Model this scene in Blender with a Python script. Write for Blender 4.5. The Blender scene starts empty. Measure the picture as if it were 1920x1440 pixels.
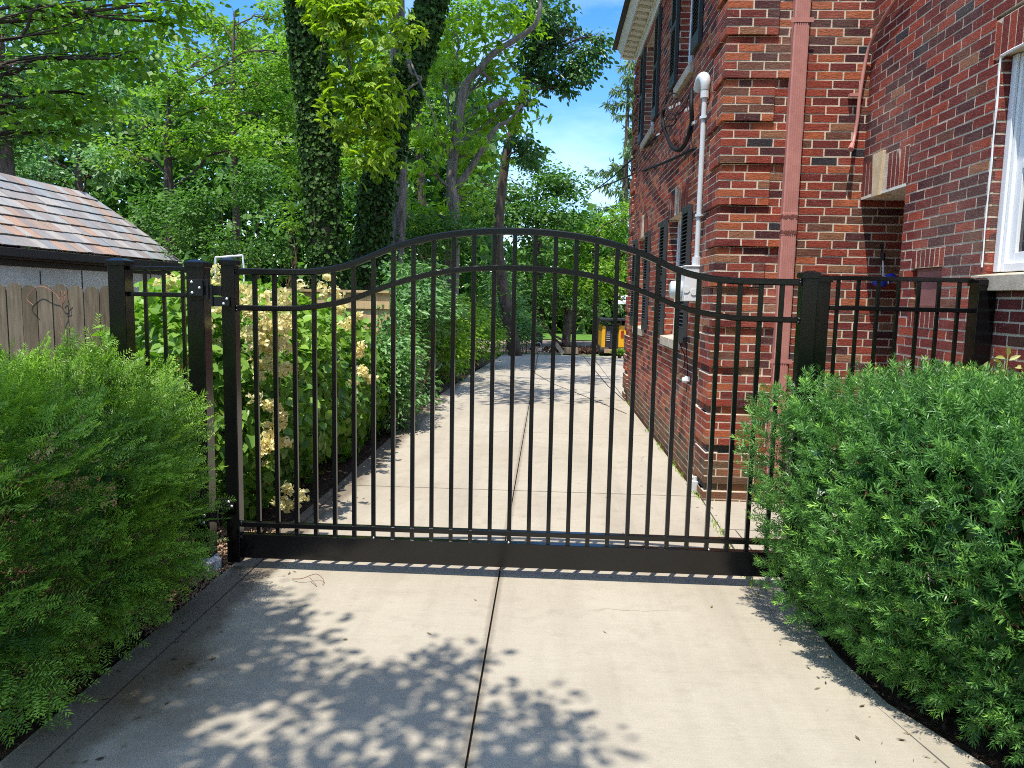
import bpy, math, random
import numpy as np
from mathutils import Vector, Matrix, Quaternion

random.seed(7); RNG = np.random.default_rng(11)
SC = bpy.context.scene; COL = SC.collection
PI = math.pi

# ------------------------------------------------------------------ camera
F = 1409.0; CH = 1.70
down = Vector((-256, 12180, 1409)).normalized()
drv = Vector((67, -161, 1409)); drv = (drv - down * drv.dot(down)).normalized()
rgt = down.cross(drv)
# rows of world axes in image camera coordinates (x right, y down, z forward)
def ray(px, py):
    v = Vector((px - 960, py - 720, F)); return Vector((rgt.dot(v), drv.dot(v), -down.dot(v)))
CAMP = Vector((0, 0, CH))
def at(px, py, Y):
    d = ray(px, py); return CAMP + d * (Y / d.y)
cam_x = Vector((rgt.x, drv.x, -down.x)); cam_y = Vector((rgt.y, drv.y, -down.y)); cam_z = Vector((rgt.z, drv.z, -down.z))
M = Matrix((( cam_x.x, -cam_y.x, -cam_z.x), (cam_x.y, -cam_y.y, -cam_z.y), (cam_x.z, -cam_y.z, -cam_z.z)))
cd = bpy.data.cameras.new('camera'); cam = bpy.data.objects.new('camera', cd); COL.objects.link(cam)
cam.matrix_world = Matrix.Translation(CAMP) @ M.to_4x4()
cd.sensor_fit = 'HORIZONTAL'; cd.sensor_width = 36; cd.lens = 36 * F / 1920; cd.clip_start = 0.05; cd.clip_end = 500
SC.camera = cam

# ------------------------------------------------------------------ light
TOSUN = Vector((-0.17, -0.37, 1.0)).normalized()
sl = bpy.data.lights.new('sun', 'SUN'); sl.energy = 3.5; sl.angle = math.radians(0.5); sl.color = (1.0, 0.955, 0.88)
so = bpy.data.objects.new('sun', sl); COL.objects.link(so); so.rotation_euler = TOSUN.to_track_quat('Z', 'Y').to_euler(); so.location = (0, 0, 20)
w = bpy.data.worlds.new('World'); SC.world = w; w.use_nodes = True
nt = w.node_tree; nt.nodes.clear()
sky = nt.nodes.new('ShaderNodeTexSky'); sky.sky_type = 'NISHITA'; sky.sun_disc = False
sky.sun_elevation = math.asin(TOSUN.z); sky.sun_rotation = math.atan2(TOSUN.x, TOSUN.y)
sky.air_density = 1.0; sky.dust_density = 0.3; sky.ozone_density = 2.5
hs = nt.nodes.new('ShaderNodeHueSaturation'); hs.inputs['Saturation'].default_value = 1.38; hs.inputs['Hue'].default_value = 0.508
tc = nt.nodes.new('ShaderNodeTexCoord'); mp = nt.nodes.new('ShaderNodeMapping'); mp.inputs['Scale'].default_value = (1.4, 1.4, 4.2)
ns = nt.nodes.new('ShaderNodeTexNoise'); ns.inputs['Scale'].default_value = 2.3; ns.inputs['Detail'].default_value = 9; ns.inputs['Roughness'].default_value = 0.58
cr = nt.nodes.new('ShaderNodeValToRGB'); cr.color_ramp.elements[0].position = 0.46; cr.color_ramp.elements[1].position = 0.66
cr.color_ramp.elements[0].color = (0, 0, 0, 1); cr.color_ramp.elements[1].color = (0.85, 0.85, 0.85, 1)
mx = nt.nodes.new('ShaderNodeMixRGB'); mx.inputs[2].default_value = (9.0, 9.6, 10.5, 1)
bg = nt.nodes.new('ShaderNodeBackground'); bg.inputs[1].default_value = 0.15; ow = nt.nodes.new('ShaderNodeOutputWorld')
L = nt.links.new
L(tc.outputs['Generated'], mp.inputs[0]); L(mp.outputs[0], ns.inputs[0]); L(ns.outputs[0], cr.inputs[0]); L(sky.outputs[0], hs.inputs['Color'])
L(hs.outputs[0], mx.inputs[1]); 
sp_ = nt.nodes.new('ShaderNodeSeparateXYZ'); mr = nt.nodes.new('ShaderNodeMapRange'); mu = nt.nodes.new('ShaderNodeMath'); mu.operation = 'MULTIPLY'
mr.inputs['From Min'].default_value = .75; mr.inputs['From Max'].default_value = .2; mr.inputs['To Min'].default_value = .16; mr.inputs['To Max'].default_value = 1.0   # fewer clouds to the north; unseen clouds behind camera added as fill light
L(tc.outputs['Generated'], sp_.inputs[0]); L(sp_.outputs[1], mr.inputs[0]); L(cr.outputs[0], mu.inputs[0]); L(mr.outputs[0], mu.inputs[1]); L(mu.outputs[0], mx.inputs[0]); L(mx.outputs[0], bg.inputs[0]); L(bg.outputs[0], ow.inputs[0])
vs = SC.view_settings; vs.view_transform = 'Standard'; vs.look = 'None'; vs.gamma = 1.0; vs.exposure = 0.98
SC.cycles.max_bounces = 8; SC.cycles.transparent_max_bounces = 8; SC.cycles.use_denoising = False; SC.cycles.filter_width = 1.0
SC.cycles.caustics_reflective = False; SC.cycles.caustics_refractive = False

# ------------------------------------------------------------------ helpers
def srgb(*c): return tuple(x / 12.92 if x <= .04045 else ((x + .055) / 1.055) ** 2.4 for x in c)
class Mat:
    """small node builder"""
    def __init__(s, name, base=(.5, .5, .5), rough=.6, spec=.5, metal=0.0):
        s.m = bpy.data.materials.new(name); s.m.use_nodes = True; s.t = s.m.node_tree; s.b = s.t.nodes['Principled BSDF']
        s.b.inputs['Base Color'].default_value = (*base, 1); s.b.inputs['Roughness'].default_value = rough
        s.b.inputs['Specular IOR Level'].default_value = spec; s.b.inputs['Metallic'].default_value = metal
        s.out = s.t.nodes['Material Output']; s._c = None
    def n(s, t): return s.t.nodes.new('ShaderNode' + t)
    def l(s, a, b): s.t.links.new(a, b)
    def coord(s, scale=(1, 1, 1), kind='Object'):
        if s._c is None: s._c = s.n('TexCoord')
        m = s.n('Mapping'); m.inputs['Scale'].default_value = scale; s.l(s._c.outputs[kind], m.inputs[0]); return m.outputs[0]
    def noise(s, scale, detail=4, rough=.55, vec=None):
        n = s.n('TexNoise'); n.inputs['Scale'].default_value = scale; n.inputs['Detail'].default_value = detail; n.inputs['Roughness'].default_value = rough
        s.l(vec if vec is not None else s.coord(), n.inputs['Vector']); return n.outputs[0]
    def ramp(s, fac, stops, interp='LINEAR'):
        r = s.n('ValToRGB'); e = r.color_ramp; e.interpolation = interp
        while len(e.elements) < len(stops): e.elements.new(1)
        for i, (p, c) in enumerate(stops):
            e.elements[i].position = p; e.elements[i].color = (*c, 1) if isinstance(c, tuple) else (c, c, c, 1)
        s.l(fac, r.inputs[0]); return r.outputs[0]
    def mix(s, fac, a, b, mode='MIX'):
        m = s.n('MixRGB'); m.blend_type = mode
        for i, v in enumerate((fac, a, b)):
            if hasattr(v, 'is_linked'): s.l(v, m.inputs[i])
            elif i == 0: m.inputs[0].default_value = v
            else: m.inputs[i].default_value = (*v, 1)
        return m.outputs[0]
    def math(s, op, a, b=0.0):
        m = s.n('Math'); m.operation = op
        for i, v in enumerate((a, b)):
            if hasattr(v, 'is_linked'): s.l(v, m.inputs[i])
            else: m.inputs[i].default_value = v
        return m.outputs[0]
    def attr(s, name):
        a = s.n('Attribute'); a.attribute_name = name; return a.outputs['Fac']
    def base(s, c): s.l(c, s.b.inputs['Base Color'])
    def rough(s, c): s.l(c, s.b.inputs['Roughness'])
    def bump(s, h, strength=.3, dist=.01):
        b = s.n('Bump'); b.inputs['Strength'].default_value = strength; b.inputs['Distance'].default_value = dist
        s.l(h, b.inputs['Height']); s.l(b.outputs[0], s.b.inputs['Normal'])

def mk(name, verts, faces, mat, parent=None, smooth=False, tint=None):
    me = bpy.data.meshes.new(name); me.from_pydata([tuple(v) for v in verts], [], faces); me.update()
    if smooth: me.polygons.foreach_set('use_smooth', [True] * len(me.polygons))
    mats = mat if isinstance(mat, (list, tuple)) else [mat]
    for m in mats: me.materials.append(m.m if isinstance(m, Mat) else m)
    if tint is not None:
        a = me.attributes.new('tint', 'FLOAT', 'POINT'); a.data.foreach_set('value', np.asarray(tint, dtype=np.float32))
    o = bpy.data.objects.new(name, me); COL.objects.link(o)
    if parent is not None:
        o.parent = parent; o.location = -Vector(parent.location) if parent.get('_root') else (0, 0, 0)
    return o
def mk_np(name, V, Q, mat, parent=None, tint=None, smooth=False):
    """V (n,3) float, Q (m,k) int -> mesh, fast"""
    me = bpy.data.meshes.new(name); V = np.ascontiguousarray(V, dtype=np.float32); Q = np.ascontiguousarray(Q, dtype=np.int32)
    me.vertices.add(len(V)); me.vertices.foreach_set('co', V.ravel())
    k = Q.shape[1]; me.loops.add(Q.size); me.loops.foreach_set('vertex_index', Q.ravel())
    me.polygons.add(len(Q)); me.polygons.foreach_set('loop_start', np.arange(0, Q.size, k, dtype=np.int32)); me.polygons.foreach_set('loop_total', np.full(len(Q), k, dtype=np.int32))
    if smooth: me.polygons.foreach_set('use_smooth', np.ones(len(Q), dtype=bool))
    me.update(calc_edges=True)
    me.materials.append(mat.m if isinstance(mat, Mat) else mat)
    if tint is not None:
        a = me.attributes.new('tint', 'FLOAT', 'POINT'); a.data.foreach_set('value', np.asarray(tint, dtype=np.float32))
    o = bpy.data.objects.new(name, me); COL.objects.link(o)
    if parent is not None: o.parent = parent; o.location = -Vector(parent.location) if parent.get('_root') else (0, 0, 0)
    return o
def tag(o, label=None, cat=None, group=None, kind=None):
    if label: o['label'] = label
    if cat: o['category'] = cat
    if group: o['group'] = group
    if kind: o['kind'] = kind
    return o
def thing(name, label, cat, loc=(0, 0, 0), group=None):
    o = bpy.data.objects.new(name, None); COL.objects.link(o); o.location = loc; o['_root'] = True; o.empty_display_size = .1
    return tag(o, label, cat, group)

class MB:
    def __init__(s): s.v = []; s.f = []; s.t = []
    def quad(s, pts, t=0.5):
        n = len(s.v); s.v += [tuple(p) for p in pts]; s.t += [t] * len(pts); s.f.append(tuple(range(n, n + len(pts))))
    def box(s, a, b, t=0.5, jit=0.0):
        x0, y0, z0 = a; x1, y1, z1 = b
        s.hexa([(x0, y0, z0), (x1, y0, z0), (x1, y1, z0), (x0, y1, z0), (x0, y0, z1), (x1, y0, z1), (x1, y1, z1), (x0, y1, z1)], t, jit)
    def hexa(s, P, t=0.5, jit=0.0):
        n = len(s.v)
        if jit: P = [tuple(c + random.uniform(-jit, jit) for c in p) for p in P]
        s.v += [tuple(p) for p in P]; s.t += [t] * 8
        s.f += [(n, n+3, n+2, n+1), (n+4, n+5, n+6, n+7), (n, n+1, n+5, n+4), (n+1, n+2, n+6, n+5), (n+2, n+3, n+7, n+6), (n+3, n, n+4, n+7)]
    def obox(s, c, ax, ay, az, t=0.5):
        """centre and three half-axis vectors"""
        c = Vector(c); ax = Vector(ax); ay = Vector(ay); az = Vector(az)
        s.hexa([c-ax-ay-az, c+ax-ay-az, c+ax+ay-az, c-ax+ay-az, c-ax-ay+az, c+ax-ay+az, c+ax+ay+az, c-ax+ay+az], t)
    def tube(s, pts, rad, seg=8, t=0.5, cap=True, lump=0.0):
        pts = [Vector(p) for p in pts]; n0 = len(s.v)
        if not hasattr(rad, '__len__'): rad = [rad] * len(pts)
        up = None
        for i, p in enumerate(pts):
            d = (pts[min(i+1, len(pts)-1)] - pts[max(i-1, 0)]).normalized()
            if up is None:
                up = d.orthogonal().normalized()
            up = (up - d * up.dot(d)).normalized(); sd = d.cross(up)
            for k in range(seg):
                a = 2 * PI * k / seg; r = rad[i] * (1 + (random.uniform(-lump, lump) if lump else 0))
                s.v.append(tuple(p + (up * math.cos(a) + sd * math.sin(a)) * r)); s.t.append(t)
        for i in range(len(pts) - 1):
            for k in range(seg):
                a = n0 + i * seg + k; b = n0 + i * seg + (k + 1) % seg
                s.f.append((a, b, b + seg, a + seg))
        if cap:
            s.f.append(tuple(n0 + k for k in reversed(range(seg)))); s.f.append(tuple(n0 + (len(pts)-1) * seg + k for k in range(seg)))
    def sphere(s, c, r, seg=10, rings=6, t=.5):
        n0 = len(s.v); rr = r if hasattr(r, '__len__') else (r, r, r)
        for i in range(rings + 1):
            th = PI * i / rings
            for k in range(seg):
                a = 2 * PI * k / seg
                s.v.append((c[0] + rr[0]*math.sin(th)*math.cos(a), c[1] + rr[1]*math.sin(th)*math.sin(a), c[2] + rr[2]*math.cos(th))); s.t.append(t)
        for i in range(rings):
            for k in range(seg):
                a = n0 + i*seg + k; b = n0 + i*seg + (k+1) % seg
                s.f.append((a, a + seg, b + seg, b))
    def build(s, name, mat, parent=None, smooth=False, bevel=0.0):
        o = mk(name, s.v, s.f, mat, parent, smooth, s.t)
        if bevel:
            m = o.modifiers.new('bevel', 'BEVEL'); m.width = bevel; m.segments = 2; m.limit_method = 'ANGLE'
        return o
def spline(pts, n):
    """Catmull-Rom through pts"""
    P = [Vector(p) for p in pts]; P = [P[0]*2-P[1]] + P + [P[-1]*2-P[-2]]; out = []
    for i in range(1, len(P)-2):
        for k in range(n):
            t = k / n; a, b, c, d = P[i-1], P[i], P[i+1], P[i+2]
            out.append(0.5 * ((2*b) + (c-a)*t + (2*a-5*b+4*c-d)*t*t + (3*b-a-3*c+d)*t*t*t))
    out.append(P[-2]); return out

# ------------------------------------------------------------------ materials
def brick_mat(name, stops, dark=1.0):
    m = Mat(name, rough=.88, spec=.25)
    t = m.attr('tint')
    c = m.ramp(t, [(p, tuple(v * dark for v in col)) for p, col in stops], 'CONSTANT')
    n = m.noise(55, 5, .7); c = m.mix(.55, c, m.ramp(n, [(.25, (.50, .46, .44)), (.7, (1.3, 1.27, 1.2))]), 'MULTIPLY')
    st = m.noise(9, 3, .6, m.coord((1, 1, 7))); c = m.mix(.35, c, m.ramp(st, [(.35, (.45, .45, .5)), (.6, (1.15, 1.1, 1.05))]), 'MULTIPLY')
    ef = m.noise(1.3, 4, .6); c = m.mix(m.ramp(ef, [(.50, 0.0), (.8, .30)]), c, (.40, .30, .24)); c = m.mix(m.ramp(m.noise(75, 4, .7), [(.60, 0.0), (.72, .55)]), c, (.50, .40, .32))
    gz = m.n('SeparateXYZ'); m.l(m.coord(), gz.inputs[0]); gr = m.math('ADD', gz.outputs[2], m.math('MULTIPLY', m.noise(5, 4, .65), -.5)); c = m.mix(m.ramp(gr, [(.0, .6), (.25, 0.0)]), c, (.09, .085, .045))
    sk = m.noise(2.2, 4, .6, m.coord((3, 3, .25))); c = m.mix(m.ramp(sk, [(.56, 0.0), (.75, .35)]), c, (.10, .05, .04))
    m.base(c)
    h = m.math('ADD', m.noise(30, 4, .65, m.coord((1, 1, 5))), m.math('MULTIPLY', m.noise(120, 3, .6), .5))
    m.bump(h, .9, .006); return m
RED = (.31, .060, .035); DRED = (.175, .034, .028); MAR = (.085, .026, .028); ORG = (.43, .118, .050); TAN = (.31, .140, .075); CHA = (.040, .035, .042); BRN = (.165, .066, .042)
M_brick = brick_mat('brick_warm', [(0, RED), (.28, DRED), (.44, MAR), (.55, ORG), (.74, TAN), (.82, BRN), (.90, RED), (.975, CHA)], .90)
M_brick_dark = brick_mat('brick_wing', [(0, DRED), (.40, RED), (.66, MAR), (.80, BRN), (.87, DRED), (.965, CHA), (.985, TAN)], .98)
M_mortar = Mat('mortar', rough=.95, spec=.1); M_mortar.base(M_mortar.ramp(M_mortar.noise(14, 5), [(.3, (.52, .425, .315)), (.7, (.68, .58, .45))])); M_mortar.bump(M_mortar.noise(160, 3), .6, .004)
M_stone = Mat('limestone', rough=.85, spec=.2); M_stone.base(M_stone.ramp(M_stone.noise(11, 5), [(.3, (.36, .29, .21)), (.7, (.60, .53, .42))])); M_stone.bump(M_stone.noise(90, 4), .4, .003)
M_key = Mat('keystone_buff', rough=.8, spec=.2); M_key.base(M_key.ramp(M_key.noise(9, 4), [(.3, (.56, .42, .24)), (.7, (.70, .56, .36))])); M_key.bump(M_key.noise(120, 3), .3, .002)
M_white = Mat('white_paint', (.80, .81, .82), .42, .4); M_white.bump(M_white.noise(40, 3), .08, .002)
M_cream = Mat('cream_trim_paint', rough=.5, spec=.35); M_cream.base(M_cream.ramp(M_cream.noise(6, 4), [(.3, (.66, .65, .56)), (.7, (.76, .75, .67))]))
M_shutter = Mat('charcoal_shutter', (.035, .039, .043), .42, .45)
M_black = Mat('black_powder_coat', (.004, .004, .0045), .18, .5); M_black.bump(M_black.noise(7, 2), .05, .004)
M_blackm = Mat('black_steel', (.008, .008, .009), .38, .5)
M_screw = Mat('bright_screw', (.85, .85, .82), .3, .6, 0.6)
M_glass = Mat('window_glass', (.02, .025, .03), .05, .8)
M_interior = Mat('curtain', (.35, .36, .36), .9)
M_down = Mat('dusty_pink_enamel', rough=.48, spec=.4); M_down.base(M_down.ramp(M_down.noise(5, 5, .6), [(.3, (.40, .165, .135)), (.7, (.50, .225, .185))])); 
M_rust = Mat('rusty_band', (.16, .05, .035), .8)
M_pvc = Mat('grey_conduit', (.55, .57, .58), .45); M_meter = Mat('meter_enamel', (.66, .66, .64), .45)
M_lens = Mat('meter_glass', (.55, .6, .6), .08, .8)
M_cable = Mat('black_cable', (.006, .006, .007), .6, .2)
M_blue = Mat('blue_nylon', (.01, .035, .42), .5)
M_rope = Mat('white_cord', (.75, .75, .74), .7)
M_pink = Mat('painted_panel', rough=.7); M_pink.base(M_pink.ramp(M_pink.noise(8, 4), [(.3, (.19, .07, .062)), (.7, (.27, .115, .10))]))

def wood_mat(name, a, b, streak=(.4, 1.2)):
    m = Mat(name, rough=.85, spec=.2); t = m.attr('tint')
    c = m.mix(t, a, b)
    g = m.noise(3.0, 6, .65, m.coord((9, 9, .8))); c = m.mix(.8, c, m.ramp(g, [(.3, (streak[0],) * 3), (.65, (streak[1],) * 3)]), 'MULTIPLY')
    s = m.noise(1.2, 4, .6); c = m.mix(m.ramp(s, [(.5, 0.0), (.75, .55)]), c, tuple(x * .45 for x in a)); m.base(c)
    m.bump(m.noise(6, 5, .7, m.coord((12, 12, .7))), .5, .006); return m
M_wood = wood_mat('weathered_cedar', (.125, .098, .062), (.205, .168, .115))
M_wood_tan = wood_mat('new_pine', (.42, .27, .13), (.60, .42, .22), (.8, 1.1))
M_lumber = wood_mat('lumber', (.35, .24, .14), (.5, .37, .24))

def concrete_mat():
    m = Mat('concrete', rough=.9, spec=.25)
    c = m.ramp(m.noise(.7, 6, .6), [(.3, (.350, .305, .235)), (.5, (.390, .346, .270)), (.72, (.430, .387, .305))])
    c = m.mix(.5, c, m.ramp(m.noise(220, 3, .7), [(.28, (.55, .54, .52)), (.5, (1, 1, 1)), (.75, (1.2, 1.2, 1.2))]), 'MULTIPLY')
    c = m.mix(.35, c, m.ramp(m.noise(14, 5, .65, m.coord((.5, 3, 1))), [(.3, (.86, .85, .83)), (.6, (1.05, 1.05, 1.05))]), 'MULTIPLY')
    sp = m.n('TexVoronoi'); sp.inputs['Scale'].default_value = 26; m.l(m.coord(), sp.inputs['Vector'])
    c = m.mix(m.ramp(sp.outputs['Distance'], [(.045, .55), (.075, 0.0)]), c, (.20, .17, .13))
    st = m.noise(.45, 5, .55, m.coord((1, 1, 1))); c = m.mix(m.ramp(st, [(.58, 0.0), (.72, .28)]), c, (.22, .17, .12))
    ck = m.n('TexVoronoi'); ck.feature = 'DISTANCE_TO_EDGE'; ck.inputs['Scale'].default_value = .42; ck.inputs['Randomness'].default_value = 1.0
    wv = m.n('VectorMath'); wv.operation = 'MULTIPLY_ADD'; m.l(m._c.outputs['Object'], wv.inputs[2]); wn = m.n('TexNoise'); wn.inputs['Scale'].default_value = 3; wn.inputs['Detail'].default_value = 5; m.l(m._c.outputs['Object'], wn.inputs['Vector']); m.l(wn.outputs['Color'], wv.inputs[0]); wv.inputs[1].default_value = (.5, .5, .5)
    m.l(wv.outputs[0], ck.inputs['Vector'])
    ckf = m.math('MULTIPLY', m.ramp(ck.outputs['Distance'], [(.0, .75), (.0045, 0.0)]), m.ramp(m.noise(.35, 2), [(.58, 0.0), (.66, 1.0)])); c = m.mix(ckf, c, (.10, .085, .065))
    ty = m.noise(1.0, 4, .6, m.coord((3.4, .28, 1))); c = m.mix(m.ramp(ty, [(.47, 0.0), (.70, .42)]), c, (.25, .215, .17))
    pt = m.noise(5.5, 6, .7); c = m.mix(m.ramp(pt, [(.52, 0.0), (.72, .40)]), c, (.24, .205, .155))
    sx = m.n('SeparateXYZ'); m.l(m._c.outputs['Object'], sx.inputs[0]); dx = m.math('ABSOLUTE', m.math('ADD', sx.outputs[0], 1.79)); ed = m.math('ADD', dx, m.math('MULTIPLY', m.noise(4, 5, .7), -.22))
    c = m.mix(m.ramp(ed, [(.0, .75), (.09, 0.0)]), c, (.12, .09, .06)); dj = m.math('ADD', m.math('ABSOLUTE', m.math('ADD', sx.outputs[0], .253)), m.math('MULTIPLY', m.noise(9, 4, .7), -.03))
    c = m.mix(m.ramp(dj, [(.0, .5), (.02, 0.0)]), c, (.16, .13, .09))
    # damp brown run-off stain beside the left bed
    g = m.n('TexGradient'); g.gradient_type = 'SPHERICAL'; mpn = m.n('Mapping'); mpn.inputs['Location'].default_value = (1.62 * 2.4, -3.0 * 1.5, 0); mpn.inputs['Scale'].default_value = (2.4, 1.5, 1)
    m.l(m._c.outputs['Object'], mpn.inputs[0]); m.l(mpn.outputs[0], g.inputs[0])
    gf = m.math('MULTIPLY', m.ramp(g.outputs['Fac'], [(.05, 0.0), (.7, 1.0)]), m.ramp(m.noise(3.2, 5, .6), [(.36, 0.15), (.6, 1.0)]))
    c = m.mix(gf, c, (.13, .095, .055)); m.base(c)
    br = m.noise(6, 3, .6, m.coord((.35, 26, 1)))
    m.bump(m.math('ADD', m.math('MULTIPLY', br, .9), m.math('MULTIPLY', m.noise(260, 3, .7), .7)), .42, .0035); return m
M_conc = concrete_mat()
M_joint = Mat('joint_filler', (.055, .045, .035), .95, .1)
def soil_mat():
    m = Mat('soil', rough=1.0, spec=.1)
    c = m.ramp(m.noise(24, 6, .7), [(.3, (.035, .022, .015)), (.55, (.095, .06, .04)), (.8, (.20, .135, .09))]); m.base(c)
    m.bump(m.noise(18, 8, .75), 1.0, .05); return m
M_soil = soil_mat()
M_clod = Mat('clay_clod', rough=1.0, spec=.1); M_clod.base(M_clod.mix(M_clod.attr('tint'), (.20, .12, .075), (.46, .31, .20))); M_clod.bump(M_clod.noise(60, 5, .7), .8, .01)
M_grass = Mat('grass', rough=.9, spec=.15); M_grass.base(M_grass.ramp(M_grass.noise(12, 5), [(.3, (.05, .12, .015)), (.7, (.13, .26, .04))]))

def leaf_mat(name, c0, c1, trans=.4, tr=(.9, 1.25, .35), rough=.45, spec=.35, third=None):
    m = Mat(name, rough=rough, spec=spec); t = m.attr('tint')
    stops = [(0, c0), (.75 if third else 1.0, c1)] + ([(1.0, third)] if third else [])
    c = m.ramp(t, stops)
    big = m.noise(.9, 3, .5); c = m.mix(.6, c, m.ramp(big, [(.3, (.72, .80, .75)), (.7, (1.25, 1.2, 1.05))]), 'MULTIPLY'); m.base(c)
    tb = m.n('BsdfTranslucent'); m.l(m.mix(1.0, c, tr, 'MULTIPLY'), tb.inputs[0])
    ms = m.n('MixShader'); ms.inputs[0].default_value = trans; m.l(m.b.outputs[0], ms.inputs[1]); m.l(tb.outputs[0], ms.inputs[2]); m.l(ms.outputs[0], m.out.inputs[0]); return m
M_yewL = leaf_mat('yew_left', (.045, .130, .020), (.33, .56, .060), .36, (1.1, 1.25, .5), .42, .35, (.50, .74, .11))
M_yewR = leaf_mat('yew_right', (.055, .155, .045), (.20, .42, .10), .34, (1.0, 1.25, .6), .38, .4, (.40, .68, .14))
M_deadneedle = Mat('brown_needles', (.26, .09, .03), .8)
M_leafA = leaf_mat('leaf_maple', (.095, .20, .028), (.33, .50, .065), .5, (1.15, 1.45, .5))
M_leafD = leaf_mat('leaf_dark', (.050, .13, .028), (.16, .31, .060), .40, (1.0, 1.3, .5))
M_leafB = leaf_mat('leaf_bright', (.17, .31, .025), (.40, .58, .06), .5, (1.2, 1.4, .4))
M_leafC = leaf_mat('leaf_chestnut', (.15, .25, .02), (.38, .52, .05), .5, (1.15, 1.3, .4), third=(.44, .45, .06))
M_leafO = leaf_mat('leaf_oak', (.035, .10, .028), (.11, .24, .055), .3, (1.0, 1.3, .5), .35, .5)
M_blueleaf = leaf_mat('leaf_willowy', (.08, .19, .07), (.25, .44, .16), .35, (1, 1.3, .6), .4, .5)
M_ivy = leaf_mat('leaf_ivy', (.024, .060, .012), (.10, .20, .035), .25, (1, 1.3, .5), .6, .22)
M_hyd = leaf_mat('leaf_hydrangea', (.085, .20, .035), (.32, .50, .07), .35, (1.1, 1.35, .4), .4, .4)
M_petal = leaf_mat('petal_cream', (.80, .70, .32), (.93, .88, .62), .45, (1.0, .96, .75), .7, .2)
M_spruce = leaf_mat('spruce_needles', (.08, .15, .055), (.22, .33, .13), .25, (1, 1.2, .6), .5, .3)
M_yellowleaf = leaf_mat('leaf_pale', (.42, .48, .15), (.60, .62, .26), .45, (1, 1.1, .4))
def bark_mat(name, a, b):
    m = Mat(name, rough=.95, spec=.15); v = m.noise(5, 6, .7, m.coord((2.2, 2.2, .5)))
    m.base(m.ramp(v, [(.3, a), (.7, b)])); m.bump(m.noise(9, 6, .75, m.coord((2.5, 2.5, .6))), 1.0, .04); return m
M_bark = bark_mat('bark_brown', (.045, .032, .024), (.16, .125, .095)); M_barkg = bark_mat('bark_grey', (.10, .085, .07), (.32, .28, .23))
M_twig = Mat('dry_twig', (.38, .31, .24), .9); M_stem = Mat('shrub_stem', (.16, .075, .04), .9)

# ------------------------------------------------------------------ ground, drive
def sheet(name, pts, z, mat, thick=0.0, kind='structure'):
    b = MB(); n = len(pts); top = [(x, y, z) for x, y in pts]; b.quad(top)
    if thick:
        for i in range(n):
            p, q = top[i], top[(i+1) % n]; b.quad([(p[0], p[1], z-thick), (q[0], q[1], z-thick), q, p])
    o = b.build(name, mat); o['kind'] = kind; return o
gx = np.linspace(-60, 60, 2); sheet('ground', [(-150, -60), (150, -60), (150, 220), (-150, 220)], -.045, M_soil)
sheet('drive_base', [(-1.935, -8), (3.5, -8), (1.70, 2.6), (1.52, 3.1), (1.45, 4.25), (1.45, 6.30), (1.33, 6.5), (1.33, 13.4), (9, 13.4), (9, 22.7), (-1.25, 22.7), (-1.7, 17), (-1.8, 8), (-1.88, 5.5)], -.022, M_joint)
drive = MB(); GAP = .005
def slab(pts):
    c = Vector((sum(p[0] for p in pts)/len(pts), sum(p[1] for p in pts)/len(pts)))
    q = [];
    for p in pts:
        d = (c - Vector(p)); q.append((p[0] + math.copysign(min(GAP, abs(d.x)), d.x), p[1] + math.copysign(min(GAP, abs(d.y)), d.y)))
    n = len(q); drive.quad([(x, y, 0) for x, y in q])
    for i in range(n):
        a, b2 = q[i], q[(i+1) % n]; drive.quad([(a[0], a[1], -.02), (b2[0], b2[1], -.02), (b2[0], b2[1], 0), (a[0], a[1], 0)])
CJ = -.253; YB = [-8, 6.49]
slab([(-1.93, -8), (-1.775, -8), (-1.775, 6.49), (-1.84, 6.49), (-1.87, 5.4), (-1.93, 4.6)])
slab([(-1.775, -8), (CJ, -8), (CJ, 6.49), (-1.775, 6.49)])
rj = [(2.45, -1.0), (1.528, 2.70), (1.412, 3.245), (1.358, 3.65), (1.326, 4.0), (1.300, 4.49), (1.365, 6.49)]
slab([(CJ, -8), (4.4, -8)] + rj + [(CJ, 6.49)])
slab([(4.41, -8), (4.8, -8), (2.75, -1.0), (1.688, 2.69), (1.497, 3.136), (1.447, 3.57), (1.44, 5.55), (1.36, 5.55)] + [p for p in reversed(rj[:-1])])
slab([(1.345, 5.56), (2.5, 5.56), (2.5, 6.36), (1.40, 6.38), (1.375, 6.38)])
slab([(1.46, 4.5), (2.5, 4.5), (2.5, 5.55), (1.45, 5.55)])
ys = [6.50, 9.4, 12.3, 15.2, 18.1, 22.6]
for a, b2 in zip(ys[:-1], ys[1:]):
    lx = lambda y: -1.84 + max(0, y - 13) * .06
    slab([(lx(a), a), (CJ, a), (CJ, b2), (lx(b2), b2)])
    slab([(CJ, a), (1.36, a), (1.36, b2), (CJ, b2)])
    if a >= 12.3: slab([(1.365, max(a, 13.42)), (8, max(a, 13.42)), (8, b2), (1.365, b2)])
tag(drive.build('driveway', M_conc), kind='structure')
jb = MB()
def jline(pts, w=.011):
    for (a, b2) in zip(pts[:-1], pts[1:]):
        a = Vector((*a, 0)); b2 = Vector((*b2, 0)); d = (b2 - a).normalized(); n = Vector((-d.y, d.x, 0)) * w
        jb.quad([a - n + Vector((0, 0, .004)), b2 - n + Vector((0, 0, .004)), b2 + n + Vector((0, 0, .004)), a + n + Vector((0, 0, .004))])
jline([(-.285, 17.1), (.15, 14.9), (.72, 13.0), (1.22, 11.2)], .010); jline([(1.11, 22.4), (1.13, 20.1), (1.23, 14.75), (1.34, 12.6)], .010)
tag(jb.build('pavement_joint', M_joint), kind='structure')
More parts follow.
